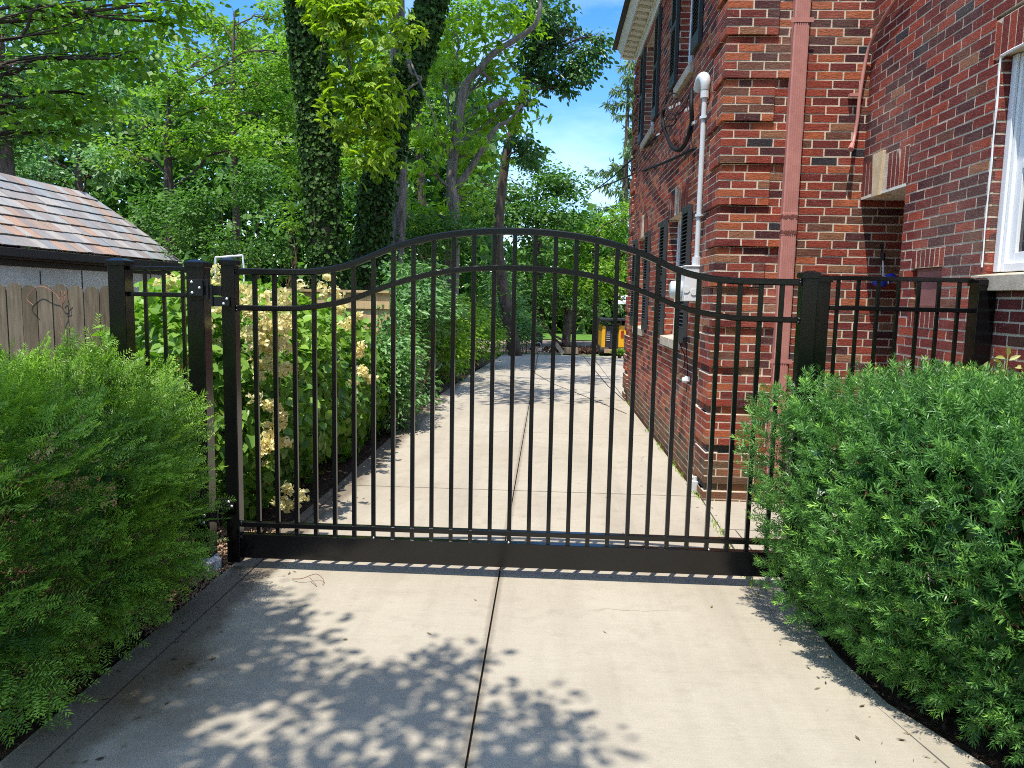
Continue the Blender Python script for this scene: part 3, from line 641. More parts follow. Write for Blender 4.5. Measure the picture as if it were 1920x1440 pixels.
# ---- electrical service
def atX(px, py, X): d = ray(px, py); return CAMP + d * (X / d.x)
EM = thing('electric_meter', 'grey electric meter box with white conduit and weatherhead on brick wall', 'meter', (1.30, 7.1, 1.69))
b = MB(); b.box((1.245, 6.98, 1.695), (1.392, 7.30, 2.005)); b.box((1.235, 6.97, 2.006), (1.392, 7.31, 2.02)); b.build('meter_box', M_meter, EM, bevel=.006)
b = MB(); b.tube([(1.245, 7.15, 1.80), (1.20, 7.15, 1.80), (1.15, 7.15, 1.80), (1.135, 7.15, 1.80)], [.088, .085, .08, .05], 20); b.build('meter_dial', M_lens, EM, smooth=True)
b = MB(); b.tube([(1.262, 6.978, 1.80), (1.262, 6.973, 1.80)], .03, 14); b.tube([(1.33, 6.978, 1.78), (1.33, 6.972, 1.78)], .03, 16); b.build('knockout', M_meter, EM)
b = MB(); b.tube([(1.352, 7.03, 2.02), (1.352, 7.03, 2.10), (1.352, 7.03, 2.101)], [.042, .042, .032], 14); b.tube([(1.352, 7.03, 2.08), (1.352, 7.03, 3.62)], .023, 14); b.tube([(1.352, 7.03, 3.50), (1.352, 7.03, 3.56)], .038, 14); b.build('conduit', M_pvc, EM, smooth=False)
b = MB(); b.tube(spline([(1.352, 7.03, 3.55), (1.352, 7.03, 3.64), (1.345, 7.09, 3.69), (1.335, 7.17, 3.675), (1.33, 7.23, 3.62)], 4), [.036 + .012 * math.sin(i / 16 * PI) + .01 * i / 16 for i in range(17)], 14); b.build('weatherhead', M_pvc, EM, smooth=True)
for z in (2.46, 3.32): b = MB(); b.tube([(1.352, 7.03, z), (1.352, 7.03, z + .022)], .037, 14); b.box((1.36, 6.97, z + .002), (1.392, 7.09, z + .02)); b.build('clamp', M_screw, EM)
CB = thing('service_cable', 'looped black service cables and clamps hanging beside the weatherhead', 'cable', tuple(atX(1262, 235, 1.31)))
X1 = 1.315
def lx(pts, X=X1): return [atX(px, py, X + random.uniform(-.01, .01)) for px, py in pts]
b = MB(); b.tube(spline(lx([(1297, 168), (1296, 195), (1297, 225), (1292, 252), (1283, 272), (1272, 282), (1260, 275), (1249, 252), (1243, 228), (1244, 203)]), 5), .021, 8); b.build('cable_loop', M_cable, CB, smooth=True)
b = MB(); b.tube(spline(lx([(1294, 172), (1285, 200), (1270, 215), (1255, 210), (1248, 195), (1256, 178), (1268, 176), (1276, 190)]), 5), .007, 6)
b.tube(spline(lx([(1246, 215), (1256, 225), (1268, 222), (1262, 235), (1248, 238), (1238, 252), (1230, 256)]), 5), .007, 6); b.tube(spline(lx([(1300, 232), (1296, 262), (1302, 280), (1306, 276)]), 4), .006, 6); b.build('cable_loop', M_cable, CB, smooth=True)
for px, py in ((1258, 202), (1271, 196), (1243, 225), (1234, 253), (1288, 206), (1302, 230)): p = atX(px, py, 1.33); b = MB(); b.obox(p, (.02, 0, .008), (0, .03, 0), (0, 0, .014)); b.build('clamp', M_screw, CB)
b = MB(); b.tube(spline([atX(1233, 254, 1.33), at(1187, 297, 14), at(1147, 333, 20), at(1120, 353, 26), at(1083, 377, 31), at(1000, 421, 37), at(900, 455, 44)], 6), .018, 6)
tag(b.build('overhead_wire', M_cable, smooth=True), 'upper black overhead wire running from the upper windows to the far trees', 'wire', 'overhead wires')
b = MB(); b.tube(spline([atX(1302, 279, 1.34), atX(1243, 306, 1.30), at(1187, 327, 14), at(1150, 342, 20), at(1118, 354.5, 26)], 6), .016, 6)
tag(b.build('overhead_wire', M_cable, smooth=True), 'lower black overhead wire running from the conduit to the far trees', 'wire', 'overhead wires')
b = MB(); b.tube(spline(lx([(1282, 560), (1276, 600), (1271, 625), (1276, 648), (1284, 668), (1281, 690), (1270, 700), (1262, 690)], 1.385), 4), .005, 5)
b.tube(spline(lx([(1286, 640), (1289, 700), (1287, 735)], 1.388), 4), .004, 5); tag(b.build('thin_cable', M_cable), 'thin loose cable dangling below the meter on the brick wall', 'cable')
b = MB(); p = atX(1285, 712, 1.35); b.tube([p + Vector((.04, 0, 0)), p, p + Vector((-.03, 0, -.005))], [.02, .03, .022], 10); b.box((p.x, p.y - .03, p.z - .01), (p.x + .04, p.y + .03, p.z + .03)); tag(b.build('wall_outlet_cover', M_white), 'small white outlet cover low on the brick wall', 'outlet cover')
b = MB(); b.box((1.33, 6.62, 0.0), (1.395, 6.70, .10)); b.tube([(1.36, 6.66, .1), (1.36, 6.66, .14)], .018, 8); tag(b.build('conduit_stub', M_pvc), 'short grey conduit stub at the foot of the brick wall', 'conduit')
# hanging blue bag in the niche
BG = thing('hanging_bag', 'blue cloth bundle hanging on a white cord inside the wall niche', 'bag', (2.73, 6.3, 1.9))
b = MB(); n0 = len(b.v); b.sphere((2.73, 6.29, 1.895), (.10, .05, .042), 16, 10)
for i in range(n0, len(b.v)):
    v = Vector(b.v[i]); v.z += .018 * math.sin((v.x - 2.73) * 30) + .16 * (v.x - 2.73) * (v.x > 2.75); v.y += .01 * math.sin(v.x * 60 + v.z * 40); b.v[i] = tuple(v)
b.build('cloth', M_blue, BG, smooth=True)
b = MB(); b.tube([(2.715, 6.30, 1.93), (2.713, 6.33, 2.11)], .0045, 6); b.tube([(2.722, 6.30, 1.93), (2.716, 6.33, 2.11)], .004, 6); b.tube(spline([(2.70, 6.24, 1.93), (2.73, 6.235, 1.90), (2.74, 6.25, 1.87)], 3), .005, 6); b.build('cord', M_rope, BG)
b = MB(); b.tube([(2.715, 6.33, 2.06), (2.715, 6.33, 2.12)], .02, 8); b.tube([(2.715, 6.34, 2.12), (2.715, 6.38, 2.19)], .008, 6); b.build('hook', M_blackm, BG)

# ------------------------------------------------------------------ foliage engine
def unit(a): return a / np.maximum(np.linalg.norm(a, axis=1, keepdims=True), 1e-9)
LEAF6 = (np.array([(0, 0, 0), (.30, .5, .10), (.68, .42, .06), (1, 0, -.12), (.68, -.42, .06), (.30, -.5, .10)]), np.array([(0, 1, 2, 3), (0, 3, 4, 5)]))
LEAFN = (np.array([(0, 0, 0), (.40, .5, .05), (1, 0, -.1), (.40, -.5, .05)]), np.array([(0, 1, 2, 3)]))
HEART = (np.array([(0, 0, 0), (-.06, .38, .08), (.30, .56, .10), (.68, .36, .02), (1, 0, -.14), (.68, -.36, .02), (.30, -.56, .10), (-.06, -.38, .08), (.4, 0, -.03)]), np.array([(0, 1, 2, 8), (8, 2, 3, 4), (8, 4, 5, 6), (0, 8, 6, 7)]))
def leaves(name, P, D, Nr, Ln, Wd, tint, mat, parent, shape=LEAF6):
    D = unit(D); S = unit(np.cross(Nr, D)); Nn = np.cross(D, S); T, Q = shape; n = len(P); k = len(T)
    Ln = np.broadcast_to(np.asarray(Ln, float), (n,)); Wd = np.broadcast_to(np.asarray(Wd, float), (n,))
    V = P[:, None, :] + T[None, :, 0, None] * (D * Ln[:, None])[:, None, :] + T[None, :, 1, None] * (S * Wd[:, None])[:, None, :] + T[None, :, 2, None] * (Nn * Ln[:, None])[:, None, :]
    QQ = (np.arange(n) * k)[:, None, None] + Q[None]
    return mk_np(name, V.reshape(-1, 3), QQ.reshape(-1, 4), mat, parent, np.repeat(np.clip(tint, 0, 1), k))
def nz(P, f, seed=0.0):
    x, y, z = P[:, 0] * f + seed, P[:, 1] * f + seed * 1.7, P[:, 2] * f - seed
    return (np.sin(x * 1.7 + 1.3 * np.sin(y * 1.3 + z)) + np.sin(y * 2.1 + 1.1 * np.sin(z * 1.9 + x)) + np.sin(z * 2.3 + 1.2 * np.sin(x * 1.1 - y))) / 3
DENS = 2.3
def clumps(blobs, cr=.28, per=22, layers=4.5, gap=.0, freq=1.0, flat=.45, up=.9, droop=.25, seed=0, leaf=.12, fan=0):
    """positions, directions, normals, tints of the leaves in ellipsoid blobs"""
    rg = np.random.default_rng(seed + 5); PP, DD, NN, TT = [], [], [], []
    for c, r in blobs:
        c = np.array(c, float); r = np.array(r if hasattr(r, '__len__') else (r, r, r), float)
        n = int(max(6, math.pi * max(r[0], r[1]) * r[2] / (math.pi * cr * cr) * layers * DENS))
        v = unit(rg.normal(size=(n, 3))); rad = rg.random(n) ** .45; cc = c + v * rad[:, None] * r
        g = nz(cc, freq, seed * 3.1); kp = g > gap - .35 + .25 * rg.random(len(cc)); cc = cc[kp] if kp.sum() > 3 else cc; n = len(cc)
        k = per; off = rg.normal(size=(n, k, 3)) * cr * np.array([.62, .62, .62 * flat]); P = (cc[:, None, :] + off)
        outward = (cc - c) / r; lay = unit(np.array([0, 0, up]) + .45 * rg.normal(size=(n, 3)) + .35 * outward)
        D = off / cr + .5 * rg.normal(size=(n, k, 3)) + .35 * outward[:, None, :]; D[..., 2] = D[..., 2] * .4 - droop
        Nn = lay[:, None, :] + .38 * rg.normal(size=(n, k, 3)); t = rg.random(n)[:, None] * .5 + rg.random((n, k)) * .5
        if fan:
            P2 = np.repeat(P.reshape(-1, 3), fan, axis=0); N2 = unit(np.repeat(Nn.reshape(-1, 3), fan, axis=0)); D2 = unit(np.repeat(D.reshape(-1, 3), fan, axis=0))
            S2 = unit(np.cross(N2, D2)); D2 = np.cross(S2, N2); a = np.tile(np.linspace(-1.25, 1.25, fan), len(P2) // fan)[:, None]
            D2 = D2 * np.cos(a) + S2 * np.sin(a); D2 = D2 - N2 * .22; PP.append(P2); DD.append(D2); NN.append(N2); TT.append(np.repeat(t.ravel(), fan))
        else:
            PP.append(P.reshape(-1, 3)); DD.append(D.reshape(-1, 3)); NN.append(Nn.reshape(-1, 3)); TT.append(t.ravel())
    return np.concatenate(PP), np.concatenate(DD), np.concatenate(NN), np.concatenate(TT)

def limb(b, p0, p1, r0, r1, sag=.12, n=6, lump=.08, seg=7):
    p0, p1 = Vector(p0), Vector(p1); L_ = (p1 - p0).length; pts = [p0]
    for i in range(1, n):
        t = i / n; p = p0.lerp(p1, t) + Vector((random.uniform(-1, 1), random.uniform(-1, 1), random.uniform(-.6, .6))) * L_ * .05 + Vector((0, 0, sag * L_ * math.sin(t * PI)))
        pts.append(p)
    pts.append(p1); pts = spline(pts, 3); m = len(pts); b.tube(pts, [r0 + (r1 - r0) * i / (m - 1) for i in range(m)], seg, lump=lump, cap=False); return pts
def tree(name, label, cat, trunk, radii, blobs, mat, bark, group=None, lr=.05, leaf=.12, wid=.6, shape=LEAFN, limbs=True, twigs=10, extra_limbs=(), seed=0, **kw):
    base = Vector(trunk[0]); t = thing(name, label, cat, tuple(base), group)
    tb = MB(); pts = spline([Vector(p) for p in trunk], 6); rr = np.interp(np.linspace(0, 1, len(pts)), np.linspace(0, 1, len(radii)), radii)
    tb.tube(pts, list(rr), 12, lump=.07)
    for lp, r0, r1 in extra_limbs:
        s = spline([Vector(p) for p in lp], 5); m = len(s); tb.tube(s, [r0 + (r1 - r0) * i / (m - 1) for i in range(m)], 9, lump=.08)
    if limbs:
        for c, r in blobs:
            c = Vector(c); rm = min(r) if hasattr(r, '__len__') else r
            q = min(range(len(pts)), key=lambda i: (pts[i] - c).length + abs(pts[i].z - (c.z - (pts[i] - c).length * .5)) * .8)
            s = limb(tb, pts[q], c, min(lr, max(.022, rr[q] * .30)), .018)
            for _ in range(twigs):
                a = random.choice(s[len(s)//3:]); e = c + Vector((random.gauss(0, .5), random.gauss(0, .5), random.gauss(0, .5))) * rm
                limb(tb, a, e, .014, .004, .05, 4, seg=4)
    tb.build('trunk', bark, t, smooth=True)
    P, D, N, T = clumps(blobs, seed=seed, **kw)
    rg = np.random.default_rng(seed); Ln = leaf * (.65 + .6 * rg.random(len(P)))
    leaves('crown', P, D, N, Ln, Ln * wid, T, mat, t, shape)
    return t, pts, rr
def ivy_on(t, pts, rr, n, size, seed, mat=M_ivy, zmax=99):
    rg = np.random.default_rng(seed); A = np.array([tuple(p) for p in pts]); i = rg.integers(0, len(A) - 1, n); f = rg.random(n)
    C = A[i] * (1 - f[:, None]) + A[i + 1] * f[:, None]; r = np.interp(i + f, np.arange(len(rr)), rr); a = rg.random(n) * 2 * PI
    O = np.stack([np.cos(a), np.sin(a), np.zeros(n)], 1); bulge = 1.0 + .14 * nz(C + O * .3, 2.6, seed) + .38 * rg.random(n) ** 2.5
    P = C + O * (r * bulge + .015)[:, None]; D = np.array([0, 0, -1.0]) + .75 * rg.normal(size=(n, 3)) * np.array([1, 1, .5]) + O * .35; N = O + .45 * rg.normal(size=(n, 3))
    Ln = size * (.6 + .7 * rg.random(n)); leaves('ivy', P, D, N, Ln, Ln * .95, rg.random(n) ** 1.4, mat, t, LEAF6)
def V3(v): return (v.x, v.y, v.z)
def bl(px, py, Y, rx, rz=None, ry=None):
    """blob centred on the sight line through a photograph pixel at depth Y, radii in pixels of the photograph turned to metres"""
    k = Y / F; rz = rz or rx; return (V3(at(px, py, Y)), (rx * k, (ry or (rx + rz) / 2) * k, rz * k))

# ---- ivy-clad trunks
ta, pa, ra = tree('ivy_tree', 'tall straight tree trunk covered in dark ivy just left of the gate arch', 'tree',
    [(-3.95, 14.0, -.05), V3(at(640, 640, 14)), V3(at(612, 480, 14)), V3(at(600, 300, 14)), V3(at(586, 150, 14)), V3(at(570, 0, 14)), V3(at(548, -260, 14)), V3(at(520, -560, 14))], [.40, .33, .275, .265, .26, .25, .22, .16],
    [((-4.8, 14.2, 11.3), (2.2, 2, 1.5)), ((-3.6, 15, 12.2), (2.2, 2, 1.4)), ((-5.6, 13.5, 9.8), (1.3, 1.3, .9)), ((-1.7, 10.6, 8.6), (1.5, 2.0, .5)), ((-.6, 12.3, 9.0), (.9, 1.2, .4))], M_leafD, M_bark, 'ivy-clad trees behind the gate', leaf=.16, seed=1, layers=3)
ivy_on(ta, pa, ra, 21000, .075, 3)
tb_, pb, rb = tree('ivy_tree', 'leaning ivy-covered trunk rising to the right behind the gate arch', 'tree',
    [(-4.0, 16.2, -.05), V3(at(668, 640, 16.3)), V3(at(694, 460, 16.3)), V3(at(716, 320, 16.3)), V3(at(748, 200, 16.3)), V3(at(778, 100, 16.3)), V3(at(812, -10, 16.3)), V3(at(850, -200, 16.3)), V3(at(880, -450, 16.3))], [.38, .32, .29, .285, .28, .275, .26, .24, .16],
    [((-1.8, 16.5, 12.0), (2.2, 2, 1.5)), ((-3.0, 17, 13), (2, 2, 1.4))], M_leafD, M_bark, 'ivy-clad trees behind the gate', leaf=.16, seed=2, layers=3)
ivy_on(tb_, pb, rb, 21000, .085, 4)
# ---- chestnut with the bright hanging leaves
Yc = 13.0
tree('chestnut_tree', 'chestnut tree with bright yellow-green leaves hanging between the ivy trunks', 'tree',
    [V3(at(742, 560, 17.2)), V3(at(752, 300, 17.2)), V3(at(748, 110, 17.2)), V3(at(742, 0, 17.2)), V3(at(735, -250, 17.2))], [.15, .14, .17, .18, .15],
    [bl(650, 60, Yc, 48, 40), bl(690, 130, Yc, 55, 45), bl(655, 190, Yc, 30, 45), bl(712, 215, Yc, 32, 48), bl(700, 285, Yc, 30, 42), bl(620, 20, Yc, 60, 30), bl(690, 20, Yc, 55, 40), bl(745, 60, 14.5, 25, 30), bl(640, 250, 13.3, 16, 22)],
    M_leafC, M_barkg, leaf=.135, wid=.38, shape=LEAF6, fan=6, per=7, cr=.24, layers=3.0, droop=.5, seed=4, limbs=False, flat=.7,
    extra_limbs=[([V3(at(742, -30, 17.2)), V3(at(690, -60, 14.5)), V3(at(640, 20, 13)), V3(at(655, 120, 13)), V3(at(690, 240, 13)), V3(at(705, 300, 13))], .05, .012), ([V3(at(640, 10, 13)), V3(at(610, 60, 13)), V3(at(600, 130, 13))], .02, .006),
                 ([V3(at(748, 103, 17)), V3(at(762, 98, 16)), V3(at(770, 135, 15.4)), V3(at(790, 148, 15.4)), V3(at(762, 170, 15.2)), V3(at(752, 200, 15)), V3(at(748, 235, 15))], .035, .012),
                 ([V3(at(765, 105, 15.6)), V3(at(800, 185, 15)), V3(at(812, 215, 15)), V3(at(820, 262, 15))], .02, .006), ([V3(at(742, 85, 16)), V3(at(728, 118, 15.5)), V3(at(736, 140, 15.4))], .02, .008)])
# ---- forked pale-barked tree
Yf = 19.0
g_ = lambda px, py, Y=Yf: V3(at(px, py, Y))
tree('forked_tree', 'forked tree with pale bare limbs and bright leaves in the middle background', 'tree',
    [(-2.4, 19, -.05), g_(846, 560), g_(850, 420), g_(848, 360), g_(846, 300)], [.22, .19, .17, .155, .11],
    [bl(850, 60, 19.5, 60, 50), bl(930, 110, 19.5, 70, 55), bl(900, 200, 19.6, 60, 45), bl(960, 210, 19.6, 45, 50), bl(820, 260, 18.6, 50, 40), bl(890, 290, 19.5, 60, 40), bl(790, 320, 18.5, 45, 35), bl(960, 40, 20, 60, 45), bl(830, 140, 19.5, 45, 40), bl(870, 370, 19.2, 60, 30), bl(800, 400, 19, 50, 35)],
    M_leafB, M_barkg, leaf=.15, wid=.42, shape=LEAF6, fan=5, per=6, cr=.30, layers=2.1, gap=.02, freq=1.6, seed=6, twigs=7,
    extra_limbs=[([g_(848, 360), g_(851, 290), g_(862, 215), g_(872, 160), g_(900, 130), g_(925, 100), g_(965, 75), g_(1000, 50), g_(1012, 20), g_(1018, -30)], .115, .045),
                 ([g_(855, 350), g_(872, 330), g_(893, 298), g_(905, 280), g_(930, 240), g_(955, 225), g_(980, 195)], .10, .03), ([g_(905, 135), g_(918, 148), g_(925, 155)], .05, .03), ([g_(915, 205), g_(930, 195), g_(952, 186)], .10, .07)])
# ---- dark oak on the right of the group
Yo = 22.0; go = lambda px, py, Y=Yo: V3(at(px, py, Y))
tree('oak_tree', 'dark oak tree whose drooping crown stands against the blue sky', 'tree',
    [(-.9, 22, -.05), go(935, 480), go(945, 320), go(962, 240), go(985, 160), go(1000, 80), go(1005, -60)], [.2, .16, .13, .115, .10, .08, .04],
    [bl(1075, 60, Yo, 38, 30), bl(1105, 95, Yo, 30, 28), bl(1050, 110, Yo, 40, 26), bl(1085, 140, Yo, 28, 22), bl(1020, 80, 21.5, 40, 45), bl(1000, 30, 21.5, 50, 35), bl(1030, 150, 22.2, 30, 16), bl(990, 190, 21.5, 26, 36), bl(985, 280, 21.5, 30, 35), bl(1050, 20, 22, 22, 18), bl(1128, 72, 22, 10, 12), bl(1040, 60, 22, 34, 34), bl(1000, 120, 22, 28, 36), bl(1060, 165, 22.2, 22, 10)],
    M_leafO, M_bark, leaf=.15, wid=.5, cr=.26, per=24, layers=3.2, gap=.06, freq=1.5, seed=8, droop=.7, up=.5, shape=LEAF6)
# ---- back trees and understorey
BG_GROUP = 'background trees behind the fence'
def simple_tree(label, px, Y, blobs, mat, ytop=None, r=.16, name='broadleaf_tree', cat='tree', **kw):
    c = blobs[0][0]; x = at(px, 600, Y).x
    yt = ytop if ytop is not None else 250; tr = [(x, Y, -.05), V3(at(px + 3, 590 + (yt - 590) * .35, Y)), V3(at(px - 4, 590 + (yt - 590) * .7, Y)), V3(at(px, yt, Y))]
    return tree(name, label, cat, tr, [r, r * .8, r * .5, .02], blobs, mat, M_bark, None if cat == 'shrub' else BG_GROUP, **kw)
simple_tree('leafy maple with layered light green foliage behind the shed roof ridge', 318, 21,
    [bl(330, 170, 21, 75, 40), bl(420, 200, 21.5, 70, 45), bl(270, 230, 20.5, 60, 40), bl(360, 260, 21, 80, 40), bl(470, 270, 21, 60, 45), bl(480, 150, 22, 60, 45), bl(530, 210, 22, 45, 50), bl(400, 110, 22, 60, 35), bl(220, 290, 21, 50, 35), bl(540, 100, 22, 40, 45)], M_leafA, 150, .2, leaf=.13, layers=3.2, seed=12, gap=.02, freq=1.4, flat=.3)
simple_tree('tall dark tree at the left edge of the picture', 5, 17,
    [bl(20, 150, 17, 60, 60), bl(60, 230, 17.5, 55, 50), bl(-20, 260, 17, 60, 60), bl(110, 180, 18.5, 50, 40), bl(0, 60, 17, 70, 50)], M_leafD, 60, .36, leaf=.13, layers=3.2, seed=13, gap=.05)
simple_tree('blue-green tree rising behind the slate roof', 150, 25,
    [bl(140, 250, 25, 70, 45), bl(90, 300, 24, 60, 35), bl(190, 310, 24, 60, 40), bl(220, 200, 26, 60, 40), bl(60, 330, 24, 50, 22), bl(170, 150, 26, 50, 40)], M_blueleaf, 170, .18, leaf=.14, layers=3.0, seed=14, gap=.02)
simple_tree('slim tree with thin dark stems left of the ivy trunk', 440, 23,
    [bl(450, 60, 24, 70, 40), bl(380, 40, 24, 60, 40), bl(520, 40, 24, 50, 40), bl(560, 150, 24, 30, 50), bl(330, 90, 24, 50, 35), bl(540, 290, 23, 40, 50)], M_leafA, 20, .14, leaf=.14, layers=2.4, seed=15, gap=.12, freq=1.6)
simple_tree('broad tree behind the leaning ivy trunk', 790, 26,
    [bl(670, 240, 26, 50, 60), bl(800, 90, 27, 60, 60), bl(790, 220, 26, 50, 60), bl(700, 380, 25, 50, 50), bl(880, 30, 27, 70, 40), bl(650, 330, 25, 30, 60), bl(740, 120, 27, 40, 50)], M_leafA, 120, .2, leaf=.16, layers=2.6, seed=16, gap=.08)
simple_tree('dark feathery tree under the open patch of sky', 1010, 27,
    [bl(960, 340, 26, 55, 40), bl(1020, 340, 27, 55, 35), bl(1070, 350, 27, 40, 28), bl(990, 400, 26, 70, 50), bl(1060, 410, 27, 60, 35), bl(930, 400, 25, 50, 50), bl(1000, 470, 26, 70, 45), bl(1000, 300, 27, 35, 18), bl(900, 340, 24, 40, 30)], M_leafD, 320, .16, leaf=.15, layers=3.0, seed=17, gap=.03)
simple_tree('bright green maple beside the far house corner', 1118, 28,
    [bl(1125, 440, 28, 60, 38), bl(1080, 480, 28, 55, 45), bl(1160, 480, 28, 50, 50), bl(1120, 530, 27.5, 60, 40), bl(1050, 540, 27, 45, 40), bl(1170, 410, 28, 35, 28), bl(1175, 560, 27.5, 40, 30), bl(1200, 470, 28, 45, 60)], M_leafA, 430, .15, leaf=.15, layers=3.0, seed=18)
simple_tree('low spreading tree with dark stems beside the dirt yard', 1062, 26.5,
    [bl(1000, 550, 26, 50, 32), bl(1060, 565, 26.5, 55, 24), bl(960, 520, 25, 45, 50), bl(1105, 585, 27, 30, 18), bl(940, 600, 24.5, 40, 40), bl(985, 610, 24.5, 24, 30)], M_leafD, 560, .16, leaf=.13, layers=3.2, seed=19)
def shrub(label, blobs, mat, seed, group=None, name='shrub', stems=14, **kw):
    xs = [c[0] for c, r in blobs]; ysb = [c[1] for c, r in blobs]; base = (sum(xs) / len(xs), sum(ysb) / len(ysb), -.04)
    t = thing(name, label, 'shrub', base, group); b = MB()
    for _ in range(stems):
        c, r = random.choice(blobs); e = [c[i] + r[i] * random.uniform(-.6, .6) for i in range(3)]; s0 = (c[0] + random.uniform(-.3, .3) * r[0], c[1] + random.uniform(-.3, .3) * r[1], -.05)
        limb(b, s0, e, .014, .004, .0, 4, seg=5)
    b.build('stems', M_stem, t, smooth=True)
    leaf = kw.pop('leaf', .06); wid = kw.pop('wid', .5); shape = kw.pop('shape', LEAF6)
    P, D, N, T = clumps(blobs, seed=seed, **kw); rg = np.random.default_rng(seed); Ln = leaf * (.6 + .7 * rg.random(len(P)))
    leaves('foliage', P, D, N, Ln, Ln * wid, T, mat, t, shape); return t
US = 'understorey shrubs behind the fence'
shrub('large glossy shrub filling the gap between the shed and the ivy trunk', [bl(400, 380, 18, 75, 60), bl(480, 350, 19, 60, 50), bl(520, 430, 18, 50, 60), bl(440, 450, 17.5, 80, 50), bl(360, 440, 18, 50, 60), bl(300, 400, 20, 50, 50)], M_leafD, 31, US, leaf=.10, cr=.26, per=24, layers=4)
shrub('mid green shrub crowded behind the two ivy trunks', [bl(690, 430, 19, 45, 60), bl(770, 440, 18, 60, 60), bl(850, 450, 18, 60, 50), bl(655, 400, 18.5, 22, 70), bl(760, 380, 19, 50, 40)], M_leafD, 32, US, leaf=.11, cr=.26, per=24, layers=3.6)
shrub('bluish willowy shrub at the far end of the drive', [bl(955, 590, 22.5, 32, 50), bl(985, 620, 22.8, 18, 34), bl(940, 520, 23, 30, 40)], M_blueleaf, 33, US, leaf=.11, wid=.3, cr=.24, layers=4)
# loose light sprays beside the ivy trunk
shrub('sunlit yellow-green sprays beside the ivy trunk', [bl(553, 350, 15, 9, 14), bl(550, 385, 15, 10, 12), bl(545, 425, 15, 12, 9), bl(556, 318, 15, 6, 8)], M_leafB, 34, None, name='climbing_vine', leaf=.09, cr=.16, per=12, layers=3, stems=5)

# ---- distant wood closing the background
rg = np.random.default_rng(77); n = 80000
X = rg.uniform(-42, -2.5, n); X2 = rg.uniform(-2.5, 18, n // 3); top = 13 + 2.5 * np.sin(X * .5) + 1.5 * np.sin(X * 1.3 + 1)
Z = rg.random(n) ** 1.1 * top; Yw = rg.uniform(31, 38, n); top2 = 5.2 + 1.0 * np.sin(X2 * .9); Z2 = rg.random(n // 3) ** 1.3 * top2; Y2 = rg.uniform(37, 42, n // 3)
P = np.concatenate([np.stack([X, Yw, Z], 1), np.stack([X2, Y2, Z2], 1)]); P = P[nz(P, .55, 3.0) + .25 * rg.normal(size=len(P)) > -.75]; n = len(P)
D = rg.normal(size=(n, 3)); D[:, 2] -= .3; N = np.array([0, -.35, .8]) + .5 * rg.normal(size=(n, 3)); Ln = .42 * (.5 + rg.random(n))
o = leaves('distant_wood', P, D, N, Ln, Ln * .6, rg.random(n), M_leafD, None, LEAFN); tag(o, 'dense distant wood closing the view behind the trees', 'wood', kind='stuff')

n = 26000; A_ = rg.uniform(PI * 1.02, PI * 1.98, n); rad_ = rg.uniform(24, 30, n); Z = rg.random(n) ** .8 * (8.5 + 2 * np.sin(A_ * 9)); P = np.stack([np.cos(A_) * rad_ * 1.1, np.sin(A_) * rad_, Z], 1)
D = rg.normal(size=(n, 3)); D[:, 2] -= .3; N = np.array([0, .2, .8]) + .5 * rg.normal(size=(n, 3)); Ln = .55 * (.5 + rg.random(n))
o = leaves('street_trees', P, D, N, Ln, Ln * .6, rg.random(n), M_leafD, None, LEAFN); tag(o, 'dense line of trees across the street behind the viewer', 'trees', kind='stuff')
# ---- spruce
SPR = thing('spruce_tree', 'tall spruce with drooping branches standing against the sky', 'tree', V3(at(1168, 590, 40)))
b = MB(); sx = at(1160, 590, 40).x; b.tube([(sx, 40, -.1), (sx + .1, 40, 6), (sx + .05, 40, 14.2)], [.28, .18, .03], 8); b.build('trunk', M_bark, SPR)
rg = np.random.default_rng(9); bb = MB(); PP, DD, NN, TT = [], [], [], []
for z in np.arange(1.2, 14.0, .62):
    f = 1 - z / 14.6; ln = 3.9 * f ** .85 + .15
    for k in range(6):
        if rg.random() < .15: continue
        a = rg.random() * 2 * PI; l_ = ln * rg.uniform(.65, 1.1); d = np.array([math.cos(a), math.sin(a), 0])
        pts = [np.array([sx + .05, 40, z]) + d * l_ * s + np.array([0, 0, -.28 * l_ * math.sin(s * PI * .62) + .22 * l_ * s * s]) for s in np.linspace(0, 1, 7)]
        bb.tube(pts, [.03, .026, .022, .018, .014, .01, .005], 4, cap=False); m = int(85 * l_ / 2.2) + 10
        s = rg.random(m) ** .7; A = np.array(pts); ii = np.clip((s * 6).astype(int), 0, 5); ff = s * 6 - ii; C = A[ii] * (1 - ff[:, None]) + A[ii + 1] * ff[:, None]
        PP.append(C + rg.normal(size=(m, 3)) * .06); q = rg.normal(size=(m, 3)) * .35 + np.array([0, 0, -1]) * (rg.random(m) < .7)[:, None] + d * .5; DD.append(q); NN.append(rg.normal(size=(m, 3)) + d * .2 + np.array([0, -1, 0.0])); TT.append(rg.random(m))
bb.build('branches', M_bark, SPR); P = np.concatenate(PP); rgl = .30 * (.5 + rg.random(len(P)))
leaves('crown', P, np.concatenate(DD), np.concatenate(NN), rgl, rgl * .20, np.concatenate(TT), M_spruce, SPR, LEAFN)
tree('broadleaf_tree', 'slender pale tree top showing above the spruce by the eaves', 'tree', [(at(1195, 590, 46).x, 46, -.1), V3(at(1195, 400, 46)), V3(at(1188, 230, 46)), V3(at(1186, 90, 46))], [.2, .16, .1, .03],
    [bl(1182, 170, 46, 14, 22), bl(1188, 215, 46, 18, 24), bl(1178, 120, 46, 8, 10), bl(1182, 45, 46, 8, 14), bl(1190, 270, 46, 18, 28)], M_blueleaf, M_bark, BG_GROUP, leaf=.22, cr=.4, per=14, layers=1.6, seed=41, gap=.05)

